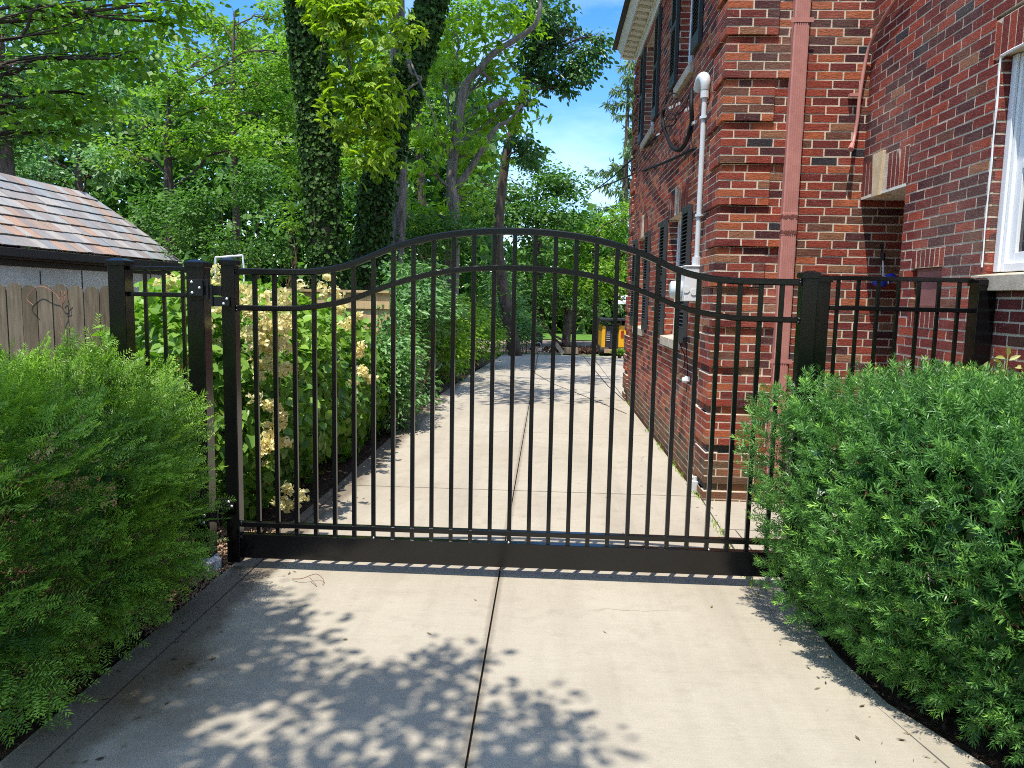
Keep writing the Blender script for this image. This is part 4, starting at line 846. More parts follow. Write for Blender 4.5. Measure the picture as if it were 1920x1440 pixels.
# ---- overhanging maple at the top left (its trunk stands left of the frame)
tree('maple_tree', 'maple spreading shaded leafy branches over the top left corner', 'tree', [(-9.8, 9.5, -.05), (-9.6, 9.6, 2.5), (-9.3, 9.7, 5), (-8.8, 9.9, 7.5), (-8, 10, 9.5)], [.35, .3, .27, .22, .1],
    [bl(60, 40, 11, 80, 40), bl(180, 30, 11.3, 80, 38), bl(300, 40, 11.6, 60, 35), bl(60, 130, 11, 70, 40), bl(170, 120, 11.4, 60, 40), bl(260, 110, 11.7, 45, 34), bl(120, 200, 11.5, 60, 34), bl(30, 210, 11.2, 45, 30), bl(200, 190, 12, 40, 26), bl(110, 250, 11.6, 32, 16), bl(370, 20, 12, 45, 20), bl(100, -90, 11, 130, 60), bl(330, -80, 11.6, 130, 60)],
    M_leafA, M_bark, leaf=.13, wid=.72, shape=LEAF6, cr=.24, per=15, layers=2.5, gap=.1, freq=1.8, flat=.35, seed=21, twigs=5, lr=.026)

# ---- tree behind the photographer whose crown shades the foreground
def inpoly(x, y, poly):
    c = False; n = len(poly)
    for i in range(n):
        x1, y1 = poly[i]; x2, y2 = poly[i-1]
        if (y1 > y) != (y2 > y) and x < (x2 - x1) * (y - y1) / (y2 - y1) + x1: c = not c
    return c
SH = [(-1.97, 3.95), (-1.70, 3.93), (-1.42, 3.90), (-1.32, 3.66), (-1.14, 3.52), (-1.36, 3.46), (-1.33, 3.2), (-1.10, 3.12), (-.94, 3.27), (-.90, 3.05), (-.66, 3.12), (-.52, 3.30), (-.38, 3.40), (-.18, 3.22), (-.36, 3.14), (-.26, 2.98), (-.12, 2.96), (.04, 2.84), (.12, 2.80), (.2, 2.62), (.30, 2.48), (.42, 2.2), (.5, 1.0), (-2.6, 1.0), (-2.2, 2.0), (-1.97, 2.4)]
holes = [(-1.22, 3.37, .10), (-1.05, 3.02, .13), (-1.30, 2.96, .10), (-1.18, 2.78, .17), (-.92, 2.84, .13), (-.95, 2.64, .16), (-.70, 2.75, .10), (-.30, 3.02, .09), (-.60, 2.56, .13), (-.28, 2.72, .10), (-.12, 2.60, .10), (-1.32, 2.60, .15), (-.45, 2.90, .06), (.05, 2.58, .08), (-1.45, 3.12, .07), (-.8, 2.42, .12)]
PP = []; cl = []
while len(cl) < 700:
    x = random.uniform(-3.2, .7) if len(cl) < 560 else random.uniform(-1.72, -1.0); y = random.uniform(1.0, 3.96)
    if not inpoly(x, y, SH): continue
    if any((x - hx)**2 + (y - hy)**2 < hr**2 for hx, hy, hr in holes) and random.random() < .93: continue
    if random.random() < .15 + .25 * (nz(np.array([[x, y, 0]]), 3.2, 1.0)[0] < -.25): continue
    h = random.uniform(4.6, 7.2); g = Vector((x, y, 0)) + TOSUN * (h / TOSUN.z); cl.append(g)
OV = thing('shade_tree', 'tall tree behind the viewer casting dappled shade on the foreground concrete', 'tree', (-4.4, -2.6, 0))
b = MB(); tp = spline([(-4.4, -2.6, -.05), (-4.3, -2.5, 2.0), (-4.1, -2.3, 3.8), (-3.4, -1.6, 5.6), (-2.6, -.7, 7.2)], 6); b.tube(tp, list(np.linspace(.32, .12, len(tp))), 10, lump=.06)
for q in range(0, 560, 9): limb(b, random.choice(tp[10:]), cl[q], .022, .005, .05, 5, seg=4)
b.build('trunk', M_bark, OV, smooth=True)
rg = np.random.default_rng(5); C = np.array([tuple(c) for c in cl]); k = 20; off = rg.normal(size=(len(C), k, 3)) * np.array([.085, .085, .12]); P = (C[:, None] + off).reshape(-1, 3)
D = (off + .05 * rg.normal(size=off.shape)).reshape(-1, 3); D[:, 2] *= .3; N = np.array([0, 0, 1.0]) + .35 * rg.normal(size=(len(P), 3)); Ln = .066 * (.5 + .9 * rg.random(len(P)))
n = 9000; x = rg.uniform(-4.5, 4.5, n); yv = rg.uniform(-8.5, 1.1, n) - .5 * np.maximum(0, x - 1); h = rg.uniform(5.2, 8.5, n); kk = nz(np.stack([x, yv, h * .3], 1), 1.1, 4.0) > -.35; x, yv, h = x[kk], yv[kk], h[kk]; n = len(x)  # extra unseen crown added behind the viewer to darken the gate's reflections
P2 = np.stack([x + TOSUN.x / TOSUN.z * h, yv + TOSUN.y / TOSUN.z * h, h], 1); D2 = rg.normal(size=(n, 3)); D2[:, 2] *= .3; L2 = rg.uniform(.12, .24, n)
P = np.concatenate([P, P2]); D = np.concatenate([D, D2]); N = np.concatenate([N, np.array([0, 0, 1.0]) + .35 * rg.normal(size=(n, 3))]); Ln = np.concatenate([Ln, L2])
leaves('crown', P, D, N, Ln, Ln * .66, rg.random(len(P)), M_leafA, OV, LEAF6)

# ------------------------------------------------------------------ yew hedges
def superell(n, c, r, p, rot, rg, zcut=None):
    v = unit(rg.normal(size=(n, 3))); t = (np.abs(v / r) ** p).sum(1) ** (-1 / p); q = v * t[:, None]
    w8 = rg.random(n) < np.clip((t / np.max(r)) ** 2 * 1.4, .15, 1); q = q[w8]; g = np.sign(q) * np.abs(q / r) ** (p - 1) / r; g = unit(g)
    ca, sa = math.cos(rot), math.sin(rot); R = np.array([[ca, -sa, 0], [sa, ca, 0], [0, 0, 1]])
    q = q @ R.T; g = g @ R.T; return q + np.array(c), g
def warp(P, c, r, kind):
    if kind != 'R': return
    w8 = np.clip((c[0] + r[0] - P[:, 0]) / (2 * r[0]), 0, 1)
    P[:, 0] += w8 * (-.34 * (P[:, 1] - 3.14) + .20 * np.clip(1 - P[:, 2] / 1.1, 0, 1) ** 1.3)
    P[:, 1] += .25 * np.clip(1 - P[:, 2] / .9, 0, 1) ** 1.5 * np.clip((3.3 - P[:, 1]), 0, 1)
def yew(name, label, c, r, p, rot, n, mat, kind, seed):
    t = thing(name, label, 'hedge', (c[0], c[1], -.04), 'clipped yew hedges beside the drive'); rg = np.random.default_rng(seed)
    P, G = superell(n, c, r, p, rot, rg); warp(P, c, r, kind); lump = nz(P, 3.2, seed) * (.05 if kind == 'R' else .08) + nz(P, 8, seed + 2) * (.028 if kind == 'R' else .04)
    depth = rg.random(len(P)) ** 1.5 * .24; P = P + G * (lump - depth)[:, None]; keep = (P[:, 2] > .03 + .05 * rg.random(len(P)))
    hole = nz(P, 3.4, seed + 9) + .12 * rg.normal(size=len(P)); keep &= ~((hole > (.45 if kind == 'L' else .62)) & (depth < .16) & (G[:, 2] < .75)); P, G, depth = P[keep], G[keep], depth[keep]; m = len(P)
    upw = np.array([0, 0, 1.0])
    if kind == 'R': D = unit(G * .95 + upw * .55 + .42 * rg.normal(size=(m, 3))); Ls = rg.uniform(.045, .095, m); K = 20; nl, nw = .034, .0056
    else: D = unit(G * 1.0 + upw * .22 + np.array([.35, .0, .0]) + .42 * rg.normal(size=(m, 3)) * np.array([1, 1, .6])); Ls = rg.uniform(.07, .20, m); K = 30; nl, nw = .024, .0042
    # a few long leaders standing proud of the top
    ld = (rg.random(m) < (.012 if kind == 'R' else .10)) & (G[:, 2] > .5); Ls[ld] *= 1.8; D[ld] = unit(D[ld] * .5 + upw); P[ld & (kind == 'L')] += upw * .05
    if kind == 'L':  # each tip is a flat spray: one axis with alternating side shoots
        A = unit(np.cross(D, upw + np.array([0, -.45, 0]) + .45 * rg.normal(size=(m, 3)))); main = rg.uniform(.13, .28, m); C_ = 8; js = np.arange(C_)
        fr = js / (C_ - 1); sg_ = np.where(js % 2 == 0, 1.0, -1.0); th = np.where(js == C_ - 1, 0, .72) * sg_
        tipb = P - D * (main * .45)[:, None]
        Pc = tipb[:, None, :] + D[:, None, :] * (main[:, None] * (fr * .8)[None])[..., None]
        Dc = D[:, None, :] * np.cos(th)[None, :, None] + A[:, None, :] * np.sin(th)[None, :, None] + .10 * rg.normal(size=(m, C_, 3)); Dc[..., 2] += .06
        Lc = (main[:, None] * .55 * (1.05 - .45 * fr)[None]) * rg.uniform(.75, 1.2, (m, C_)); Ls = Lc.ravel(); P0 = P
        P = Pc.reshape(-1, 3); D = unit(Dc.reshape(-1, 3)); G = np.repeat(G, C_, axis=0); depth = np.repeat(depth, C_); Ax = np.repeat(A, C_, axis=0); fr9 = np.tile(fr, m); m = m * C_; K = 15; nl, nw = .028, .0056
    s = (np.arange(K) + .5) / K; A = unit(np.cross(D, rg.normal(size=(m, 3)))); Bv = np.cross(D, A)
    if kind == 'L':  # flattened two-ranked sprays
        A = unit(Ax - D * (Ax * D).sum(1, keepdims=True)); Bv = np.cross(A, D); Bv *= np.sign(Bv[:, 2:3] + 1e-6)
    ang = np.arange(K) * 2.3999 if kind == 'R' else None
    base = P[:, None, :] + D[:, None, :] * (Ls[:, None] * s[None])[..., None]
    if kind == 'R': rad = A[:, None, :] * np.cos(ang)[None, :, None] + Bv[:, None, :] * np.sin(ang)[None, :, None]; phi = (1.25 - .85 * s)[None, :, None]
    else: sg = np.where(np.arange(K) % 2 == 0, 1.0, -1.0); rad = A[:, None, :] * sg[None, :, None] + Bv[:, None, :] * .28; phi = (1.12 - .55 * s ** 3)[None, :, None] * np.ones((m, 1, 1))
    nd = D[:, None, :] * np.cos(phi) + rad * np.sin(phi) + .14 * rg.normal(size=(m, K, 3))
    nn = Bv[:, None, :] + .5 * D[:, None, :] + .3 * rg.normal(size=(m, K, 3)); ll = nl * (.75 + .4 * rg.random((m, K))) * np.minimum(1, .55 + 3 * (1 - s))[None]
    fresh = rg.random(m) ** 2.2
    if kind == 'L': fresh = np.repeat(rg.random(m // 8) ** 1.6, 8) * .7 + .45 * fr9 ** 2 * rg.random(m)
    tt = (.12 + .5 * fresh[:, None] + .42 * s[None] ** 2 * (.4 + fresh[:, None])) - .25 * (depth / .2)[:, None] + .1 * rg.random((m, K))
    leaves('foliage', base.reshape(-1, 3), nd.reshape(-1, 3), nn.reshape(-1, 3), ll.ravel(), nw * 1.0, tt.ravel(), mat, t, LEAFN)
    # twigs and trunks inside
    b = MB()
    cx, cy = c[0], c[1]
    for i in range(150 if kind == 'L' else 110):
        j = rg.integers(0, m); e = Vector(P[j] - G[j] * .02); s0 = Vector((cx + (e.x - cx) * rg.uniform(.1, .45), cy + (e.y - cy) * rg.uniform(.1, .5), rg.uniform(-.04, .35))); limb(b, s0, e, rg.uniform(.004, .008), .0015, .02, 4, seg=4)
    if kind == 'L':
        for i in range(46):
            s0 = Vector((-2.12 + rg.normal() * .05, 3.05 + rg.normal() * .10, .22 + rg.normal() * .05)); e = s0 + Vector((.18 + rg.normal() * .06, .10 + rg.normal() * .18, .20 + abs(rg.normal()) * .16)); limb(b, s0, e, .004, .0012, .03, 4, seg=4)
    b.build('branches', M_stem, t)
    # shaded inner mass of old twigs
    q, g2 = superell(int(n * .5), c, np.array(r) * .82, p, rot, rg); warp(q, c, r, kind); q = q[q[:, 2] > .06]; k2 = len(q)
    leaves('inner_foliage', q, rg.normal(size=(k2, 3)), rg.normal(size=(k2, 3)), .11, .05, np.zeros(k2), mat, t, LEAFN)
    dn = rg.integers(0, m, 34); dn = dn[G[dn, 2] < .3][:16]; PP = []; DD = []
    for i in dn:
        for kk in range(22): PP.append(P[i] + rg.normal(size=3) * .018); DD.append(rg.normal(size=3) + G[i])
    if PP: leaves('dead_needles', np.array(PP), np.array(DD), rg.normal(size=(len(PP), 3)), .022, .0028, np.zeros(len(PP)), M_deadneedle, t, LEAFN)
    return t
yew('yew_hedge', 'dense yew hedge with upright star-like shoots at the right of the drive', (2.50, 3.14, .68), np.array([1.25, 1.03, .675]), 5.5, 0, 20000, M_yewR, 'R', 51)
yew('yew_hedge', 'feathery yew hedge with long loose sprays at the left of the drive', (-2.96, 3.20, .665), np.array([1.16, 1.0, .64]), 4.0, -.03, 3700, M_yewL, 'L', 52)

# ------------------------------------------------------------------ hydrangea and privet along the drive
rg = np.random.default_rng(61)
HB = [((-2.62, 5.55, .85), (.70, .70, .95)), ((-2.95, 6.0, .9), (.5, .7, .9)), ((-2.58, 6.6, .82), (.72, .9, .95)), ((-3.1, 7.4, .85), (.9, .9, .95)), ((-2.55, 7.9, .70), (.72, .9, .92)), ((-2.6, 8.9, .62), (.66, .7, .85))]
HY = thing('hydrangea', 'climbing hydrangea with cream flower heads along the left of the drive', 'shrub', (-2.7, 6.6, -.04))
P, G, T = [], [], []
for c, r in HB:
    n = int(3900 * r[0] * r[1]/.5); v = unit(rg.normal(size=(n, 3))); q = np.array(c) + v * np.array(r) * (.72 + .32 * rg.random(n))[:, None]; ok = (q[:, 2] > .02)
    for c2, r2 in HB:
        if c2 is not c: ok &= (((q - np.array(c2)) / (np.array(r2) * .86)) ** 2).sum(1) > 1
    P.append(q[ok]); G.append(v[ok])
P = np.concatenate(P); G = np.concatenate(G); P += G * (nz(P, 4, 2) * .09)[:, None]; n = len(P)
D = np.array([0, 0, -.55]) + G * .5 + .6 * rg.normal(size=(n, 3)); N = G * .8 + np.array([0, 0, .7]) + .38 * rg.normal(size=(n, 3)); Ln = rg.uniform(.045, .105, n)
leaves('foliage', P, D, N, Ln, Ln * .85, np.clip(rg.random(n) * .5 + .5 * np.clip(P[:, 2] - .9, 0, 1), 0, 1), M_hyd, HY, HEART)  # shade low in the bush painted into the tint: lower leaves darker
b = MB()
for _ in range(60):
    c, r = random.choice(HB); limb(b, (c[0] + random.uniform(-.3, .3), c[1] + random.uniform(-.5, .5), -.04), (c[0] + r[0] * random.uniform(-.6, .8), c[1] + r[1] * random.uniform(-.7, .7), random.uniform(.6, 1.5)), .012, .004, .03, 4, seg=5)
b.build('stems', M_stem, HY)
FP = [(490, 565, 5.1), (505, 600, 5.1), (520, 640, 5.15), (500, 640, 5.1), (497, 690, 5.15), (525, 690, 5.2), (508, 615, 5.05), (478, 640, 5.0), (470, 600, 5.0), (395, 585, 5.2), (398, 640, 5.2), (402, 700, 5.2), (330, 540, 5.5), (306, 533, 5.6), (352, 700, 5.2), (345, 650, 5.3), (400, 520, 5.5), (520, 780, 5.2), (508, 810, 5.2), (530, 850, 5.3), (545, 935, 5.3), (530, 920, 5.2), (505, 850, 5.1), (400, 780, 5.2), (500, 740, 5.15), (640, 570, 6.7), (660, 600, 7.0), (680, 660, 7.4), (690, 700, 7.6), (615, 540, 6.4), (465, 540, 5.1), (540, 560, 5.3), (675, 710, 7.3), (535, 600, 5.2), (512, 665, 5.1), (486, 615, 5.0)]
P, D, N, T, F2 = [], [], [], [], []
for px, py, Y in FP:
    c = np.array(at(px + random.uniform(-5, 5), py + random.uniform(-5, 5), Y)); c[0] = c[0]
    for _ in range(4):
        cc = c + rg.normal(size=3) * np.array([.045, .03, .05]); m = 26; v = unit(rg.normal(size=(m, 3)) * np.array([1, 1, .8]) + np.array([0, -.4, .2])); q = cc + v * np.array([.05, .04, .035]) * rg.uniform(.5, 1.1, (m, 1))
        P.append(q); D.append(rg.normal(size=(m, 3))); N.append(v + .4 * rg.normal(size=(m, 3))); T.append(rg.random(m))
P = np.concatenate(P); leaves('flowers', P, np.concatenate(D), np.concatenate(N), .036, .030, np.concatenate(T), M_petal, HY, LEAF6)
PG = 'leafy shrubs in a row beside the drive'
shrub('privet shrub with upright light green shoots just behind the tan fence', [((-2.2, 10.9, .95), (.66, .75, 1.05)), ((-2.35, 11.2, 1.45), (.55, .6, .85))], M_blueleaf, 71, PG, leaf=.115, wid=.34, cr=.17, per=20, layers=4.5, up=.5)
shrub('low leafy shrub at the end of the tan fence', [((-1.98, 9.35, .62), (.36, .5, .66)), ((-2.05, 9.9, .9), (.34, .4, .75))], M_blueleaf, 75, PG, leaf=.075, wid=.4, cr=.13, per=18, layers=4.5)
shrub('taller bluish-green privet shrub in the middle of the row', [((-2.2, 12.9, 1.1), (.72, .9, 1.15)), ((-2.4, 13.4, 1.5), (.5, .6, .8))], M_blueleaf, 72, PG, leaf=.12, wid=.32, cr=.18, per=20, layers=4.2, up=.5)
shrub('bright green rounded shrub spilling over the drive edge', [((-2.05, 15.4, 1.05), (.72, 1.1, 1.1))], M_leafA, 73, PG, leaf=.11, wid=.34, cr=.18, per=20, layers=4.2, up=.5)
shrub('farthest rounded shrub of the row beside the drive end', [((-1.75, 18.0, 1.05), (.70, 1.0, 1.15))], M_leafA, 74, PG, leaf=.10, wid=.34, cr=.2, per=20, layers=4.2)
# pale sprig rising beside the right hedge
SG = thing('pale_sprig', 'pale yellow-green leafy sprig poking above the right hedge', 'plant', (2.42, 4.0, 0))
b = MB(); sp = spline([(2.43, 3.98, .9), (2.42, 4.0, 1.25), V3(at(1872, 720, 4.1)), V3(at(1850, 704, 4.15)), V3(at(1806, 688, 4.15))], 4); b.tube(sp, .0035, 5); sp2 = spline([V3(at(1872, 720, 4.1)), V3(at(1885, 700, 4.1)), V3(at(1890, 665, 4.1))], 4); b.tube(sp2, .003, 5); sp3 = spline([V3(at(1872, 720, 4.1)), V3(at(1900, 712, 4.1)), V3(at(1935, 705, 4.1))], 4); b.tube(sp3, .003, 5); b.build('stem', M_yellowleaf, SG)
q = [(1812, 689, -1, .1), (1832, 691, -1, .0), (1842, 697, .3, -1), (1852, 708, .5, .8), (1880, 683, -.8, -.4), (1892, 676, .8, -.5), (1890, 668, -.2, -1), (1902, 690, 1, -.2), (1884, 694, -1, .2), (1906, 700, 1, .3), (1912, 711, 1, .5), (1885, 672, -.9, -.1)]
P = np.array([at(px, py, 4.12) for px, py, _, _ in q]); D = np.array([(dx, -.2, -dy) for _, _, dx, dy in q]); leaves('leaf', P, D, np.array([(0, -.8, .6)] * len(q)) + .3 * rg.normal(size=(len(q), 3)), .062, .026, rg.random(len(q)), M_yellowleaf, SG, LEAF6)

# weeds along the wall foot
rg = np.random.default_rng(81); P = []
for c in ((1.372, 7.3), (1.375, 7.75), (1.372, 8.6), (1.37, 6.55), (1.40, 12.2), (1.30, 4.75), (1.33, 5.1), (1.345, 5.5), (1.37, 9.6), (1.31, 4.55)):
    m = 26; P.append(np.stack([c[0] - .03 + rg.normal(size=m) * .012, c[1] + rg.normal(size=m) * .16, np.full(m, .0)], 1))
P = np.concatenate(P); n = len(P); D = rg.normal(size=(n, 3)) * .6; D[:, 2] = 1; o = leaves('weeds', P, D, rg.normal(size=(n, 3)), .045, .008, rg.random(n), M_leafB, None, LEAFN)
tag(o, 'sparse green weeds growing along the wall foot and joint', 'weeds', kind='stuff')

# ------------------------------------------------------------------ shed, wooden fences
SHED = thing('slate_roof_shed', 'white garage with multicoloured slate roof behind the wooden fence', 'building', (-9.2, 14, 0))
M_slate = Mat('slate', rough=.75, spec=.3); c = M_slate.ramp(M_slate.attr('tint'), [(0, (.30, .27, .25)), (.22, (.36, .26, .20)), (.34, (.27, .27, .27)), (.48, (.40, .36, .32)), (.64, (.27, .22, .20)), (.76, (.42, .27, .19)), (.82, (.36, .35, .33)), (.92, (.29, .31, .31))], 'CONSTANT')
M_slate.base(M_slate.mix(.6, c, M_slate.ramp(M_slate.noise(5, 5, .65, M_slate.coord((1, 4, 1))), [(.3, (.65,) * 3), (.7, (1.25,) * 3)]), 'MULTIPLY')); M_slate.bump(M_slate.noise(20, 4), .4, .008)
M_stucco = Mat('white_stucco', rough=.9); M_stucco.base(M_stucco.ramp(M_stucco.noise(3, 5), [(.3, (.76, .70, .58)), (.7, (.88, .83, .72))])); M_stucco.bump(M_stucco.noise(25, 5), .6, .02)
M_fascia = Mat('brown_fascia', (.055, .038, .032), .6)
E0 = Vector((-8.95, 8.0, 2.35)); Rg = Vector((-11.0, 8.0, 3.93)); sl_ = Rg - E0; nrm = Vector((0, 1, 0)).cross(sl_).normalized() * -1
if nrm.z < 0: nrm = -nrm
b = MB(); rows = 8
for i in range(rows):
    s0 = i / rows; s1 = min(1.0, (i + 1.25) / rows); y = 7.5 + random.uniform(0, .2); yend = 18.15 - .55 * (i / rows) ** 2
    while y < yend:
        w_ = random.uniform(.2, .38); y1_ = min(y + w_ - .008, yend); j = random.uniform(-.012, .012); th = random.uniform(.012, .022)
        a = E0 + sl_ * (s0 + j * .3) ; c = E0 + sl_ * s1
        P = [Vector((a.x, y, a.z)) + nrm * .035, Vector((a.x, y1_, a.z)) + nrm * .035, Vector((c.x, y1_, c.z)) + nrm * .004, Vector((c.x, y, c.z)) + nrm * .004]
        b.hexa([P[0], P[1], P[2], P[3]] + [p + nrm * th for p in P], random.random(), .002); y += w_
E2 = Vector((-13.05, 8, 2.35)); n2 = Vector((-nrm.x, 0, nrm.z))
b.hexa([Vector((Rg.x, 7.5, Rg.z)), Vector((E2.x, 7.5, E2.z)), Vector((E2.x, 18, E2.z)), Vector((Rg.x, 17.6, Rg.z))] + [Vector((x, y, z)) + n2 * .04 for x, y, z in ((Rg.x, 7.5, Rg.z), (E2.x, 7.5, E2.z), (E2.x, 18, E2.z), (Rg.x, 17.6, Rg.z))], .4)
b.build('roof', M_slate, SHED)
b = MB(); b.box((-8.98, 7.5, 2.20), (-8.90, 18.12, 2.345)); b.box((-9.35, 7.5, 2.16), (-8.985, 18.1, 2.20)); b.box((-9.2, 7.5, 2.05), (-9.12, 17.95, 2.159)); b.build('gutter', M_fascia, SHED, bevel=.008)
b = MB(); b.box((-12.8, 7.6, -.05), (-9.15, 17.9, 2.15)); b.hexa([(-12.8, 17.6, 2.16), (-9.2, 17.6, 2.16), (-9.2, 17.9, 2.16), (-12.8, 17.9, 2.16), (-11.1, 17.4, 3.75), (-10.9, 17.4, 3.75), (-10.9, 17.6, 3.75), (-11.1, 17.6, 3.75)]); b.build('wall', M_stucco, SHED)
def picket_fence(label, O, U, N, n, pitch, w_, h, mat, dog=True, seed=0, cap=False, name='wooden_fence'):
    random.seed(seed); O = Vector(O); U = Vector(U).normalized(); N = Vector(N).normalized(); t = thing(name, label, 'fence', tuple(O)); b = MB()
    for i in range(n):
        hh = h(i) + random.uniform(-.012, .012); a = i * pitch + random.uniform(-.002, .002); c = a + w_; tl = random.uniform(-.004, .004)
        prof = [(a, -.02), (c, -.02), (c + tl, hh - .055), (c - .014 + tl, hh - .022), (c - .042 + tl, hh), (a + .042 + tl, hh), (a + .014 + tl, hh - .022), (a + tl, hh - .055)] if dog else [(a, -.02), (c, -.02), (c, hh), (a, hh)]
        k = len(prof); n0 = len(b.v); tt = random.random(); dd = random.uniform(-.004, .006)
        for off in (dd, dd - .018):
            for u, z in prof: p = O + U * u + N * off; b.v.append((p.x, p.y, z)); b.t.append(tt)
        b.f.append(tuple(n0 + q for q in range(k))); b.f.append(tuple(n0 + k + q for q in reversed(range(k))))
        for q in range(k): b.f.append((n0 + q, n0 + k + q, n0 + k + (q+1) % k, n0 + (q+1) % k))
    b.build('boards', mat, t)
    r_ = MB(); L_ = n * pitch
    for z in (.35, 1.25): p = O + U * L_ / 2 - N * .045; r_.obox((p.x, p.y, z), U * L_ / 2, N * .019, (0, 0, .045), .3)
    if cap: p = O + U * L_ / 2 + N * .0; r_.obox((p.x, p.y, h(0) + .012), U * L_ / 2, N * .05, (0, 0, .016), .6); p = O + U * L_ / 2 + N * .016; r_.obox((p.x, p.y, h(0) - .16), U * L_ / 2, N * .009, (0, 0, .05), .8)
    r_.build('rails', mat, t)
    for u in np.arange(0, L_, 1.8): p = O + U * (u + .05) - N * .10; ps = MB(); ps.box((p.x - .045, p.y - .045, -.05), (p.x + .045, p.y + .045, h(0) - .1)); ps.build('post', mat, t)
    return t
picket_fence('weathered grey dog-ear picket fence in front of the white shed wall', (-7.6, 7.0, 0), (1, 0, 0), (0, -1, 0), 23, .152, .143, lambda i: 1.735 - .003 * max(0, i - 14), M_wood, seed=3)
picket_fence('shaded picket fence running back from the corner beside the hydrangea', (-4.08, 7.03, 0), (0, 1, 0), (1, 0, 0), 17, .152, .143, lambda i: 1.66, M_wood, seed=4)
picket_fence('new tan board fence with a flat cap behind the hydrangea', (-4.0, 9.75, 0), (1, 0, 0), (0, -1, 0), 13, .150, .147, lambda i: 1.72, M_wood_tan, dog=False, seed=5, cap=True)
b = MB(); fx0 = at(112, 560, 6.98)
for pts in ([(62, 572), (50, 560), (60, 545), (72, 537), (88, 540), (105, 552), (112, 560), (124, 548)], [(112, 560), (118, 575), (112, 590), (116, 606), (110, 630)], [(112, 556), (114, 545), (118, 560), (115, 575)], [(120, 545), (122, 562), (117, 572)]):
    b.tube(spline([at(px, py, 6.96 - .02 * random.random()) for px, py in pts], 3), .0032, 5)
tag(b.build('dry_vine', Mat('dry_vine', (.32, .15, .09), .9)), 'dry reddish vine twig caught on top of the weathered picket fence', 'vine')
for i, (px, py, ptop, Y, lb) in enumerate([(75, 531, 508, 7.12, 'thin black stake above the fence left of the dry vine'), (153, 537, 506, 7.12, 'thin black stake above the fence right of the dry vine'), (245, 560, 495, 7.3, 'thin black stake just right of the leftmost black post'), (281, 560, 490, 7.6, 'thin black stake between the black fence pickets')]):
    b = MB(); p = at(px, ptop, Y); b.tube([(p.x + .01, Y, .0), (p.x, Y, p.z)], .006, 6); tag(b.build('garden_stake', M_blackm), lb, 'stake', 'thin black garden stakes')
b = MB(); Y = 9.5; A = at(404, 505, Y); B_ = at(404, 483, Y); C = at(455, 479, Y); D_ = at(457, 500, Y)
b.tube([A, B_], .012, 6); b.tube([B_, C], .014, 6); b.tube([C, D_], .012, 6); b.tube([A, (A.x, Y, 0)], .012, 6); b.tube([D_, (D_.x, Y, 0)], .012, 6)
tag(b.build('white_frame', M_white), 'thin white square frame just above the gate hinge post', 'frame')

# ------------------------------------------------------------------ far end of the drive
M_yel = Mat('machine_yellow', (.72, .36, .012), .4); M_rub = Mat('rubber', (.015, .015, .015), .8); M_dark = Mat('machine_dark', (.02, .022, .026), .5)
EX = thing('mini_excavator', 'small yellow construction machine with black louvred rear beyond the drive', 'machine', (2.4, 23.4, 0))
def ebox(name, a, c, m, bev=.03): b = MB(); b.box(a, c); return b.build(name, m, EX, bevel=bev)
ebox('side_panel', (1.66, 22.9, .22), (1.78, 24.4, .90), M_yel, .03); ebox('side_panel', (2.17, 22.9, .22), (2.75, 24.4, .92), M_yel, .05)
rr_ = ebox('rear_grille', (1.785, 22.95, .22), (2.165, 24.3, .89), M_dark, .01)
b = MB()
for i in range(5):
    for xa_, xb_ in ((1.81, 1.92), (2.02, 2.12)): z = .70 - i * .065; b.box((xa_, 22.93, z), (xb_, 22.955, z + .022))
b.build('louvres', Mat('louvre_grey', (.38, .36, .35), .6), rr_)
b = MB(); b.box((2.24, 22.885, .55), (2.32, 22.902, .75)); b.build('tail_light', Mat('tail_light', (.35, .03, .015), .3), EX)
b = MB(); b.box((1.6, 22.8, 1.06), (2.9, 24.3, 1.11)); b.build('canopy', M_dark, EX)
for x in (1.70, 2.20, 2.8): b = MB(); b.box((x, 22.95, .88), (x + .06, 23.01, 1.06)); b.build('canopy_post', M_dark, EX)
b = MB(); b.tube(spline([(1.76, 23.1, .90), (1.76, 23.1, 1.0), (1.83, 23.1, 1.04), (1.92, 23.1, 1.0), (1.92, 23.1, .9)], 4), .02, 6); b.build('hose_loop', Mat('hose_grey', (.2, .2, .22), .5), EX)
b = MB(); b.box((2.25, 23.2, .92), (2.7, 23.7, 1.0)); b.box((2.25, 23.6, 1.0), (2.7, 23.7, 1.05)); b.build('seat', M_dark, EX, bevel=.02)
for x in (1.62, 2.5): b = MB(); b.tube([(x, 23.0, .14), (x + .25, 23.0, .14)], .13, 14); b.tube([(x, 24.2, .14), (x + .25, 24.2, .14)], .13, 14); b.box((x, 23.0, .01), (x + .25, 24.2, .27)); b.build('track', M_rub, EX)
b = MB(); b.box((1.75, 22.75, .08), (2.15, 22.88, .2)); b.build('counterweight', Mat('dusty_tan', (.4, .26, .14), .8), EX)
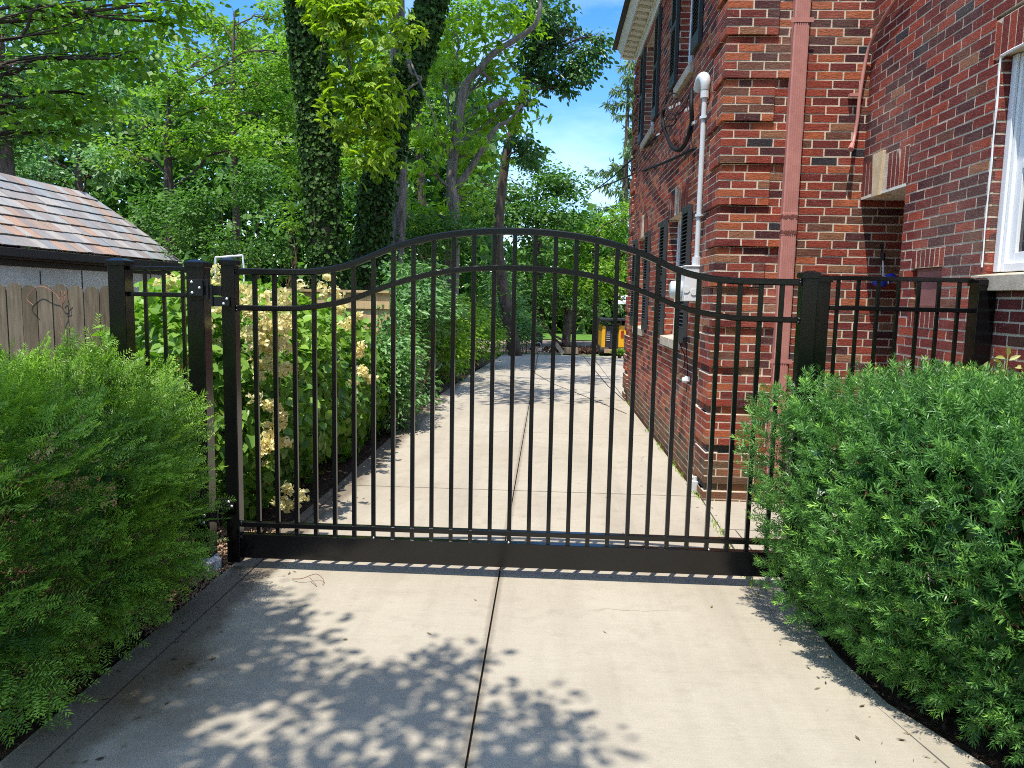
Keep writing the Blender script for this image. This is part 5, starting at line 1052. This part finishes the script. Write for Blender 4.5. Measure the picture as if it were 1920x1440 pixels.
for i, (x, lb) in enumerate(((1.98, 'black pot of green seedlings nearest the drive middle'), (2.13, 'second black pot of green seedlings from the left'), (2.28, 'black pot of green seedlings beside the brick corner'))):
    t = thing('potted_plant', lb, 'plant', (x, 21.9, 0), 'potted seedlings at the end of the drive'); b = MB(); b.tube([(x, 21.9, 0), (x, 21.9, .13)], [.05, .065], 12); b.build('pot', M_rub, t)
    P, D, N, T = clumps([((x, 21.9, .20), (.085, .08, .07))], cr=.06, per=14, layers=5, seed=90 + i); leaves('foliage', P, D, N, .045, .03, T, M_leafA, t, LEAFN)
b = MB(); p = at(1041, 642, 22.9); q = at(1056, 664, 22.4); b.obox(((p.x + q.x) / 2, 22.7, (p.z + q.z) / 2), ((q.x - p.x) / 2, -.15, (q.z - p.z) / 2), (.05, 0, .03), (0, .02, 0), .7)
tag(b.build('timber_board', M_lumber), 'pale timber board leaning at the end of the drive', 'board')
b = MB(); b.box((.52, 22.9, .02), (.98, 23.2, .12), .2); b.box((.55, 22.9, .1205), (.95, 23.2, .20), .5); tag(b.build('timber_pile', M_lumber), 'low pile of brown timbers under the spreading tree', 'timber')
b = MB(); b.tube(spline([(-.36, 22.75, .0), (-.36, 22.75, .28), (-.30, 22.75, .34), (-.22, 22.75, .34), (-.17, 22.75, .28), (-.17, 22.75, 0)], 4), .012, 6); b.tube([(-.36, 22.75, .12), (-.17, 22.75, .12)], .01, 6)
tag(b.build('tube_frame', M_pvc), 'small grey tubular frame standing at the far end of the drive', 'frame')
pts = [(random.gauss(1.2, .6), random.uniform(23.4, 25), random.uniform(-.02, .12)) for _ in range(500)]; blob_rocks('dirt_clods', pts, .09, M_mulch, 'dark mound of dirt clods beside the yellow machine', 'dirt')
b = MB(); p = at(1150, 568, 33); b.box((p.x, 33, p.z - .04), (p.x + 2.6, 33.9, p.z + .05)); b.box((p.x + .05, 33.05, -.02), (p.x + .12, 33.12, p.z - .0405)); b.box((p.x + 2.4, 33.05, -.02), (p.x + 2.47, 33.12, p.z - .0405)); b.box((p.x + .15, 33.4, p.z + .0505), (p.x + 1.8, 33.8, p.z + .35))
tag(b.build('garden_canopy', M_white), 'white flat canopy on thin posts far behind the brick house', 'canopy')

for o in bpy.data.objects:
    if '_root' in o: del o['_root']
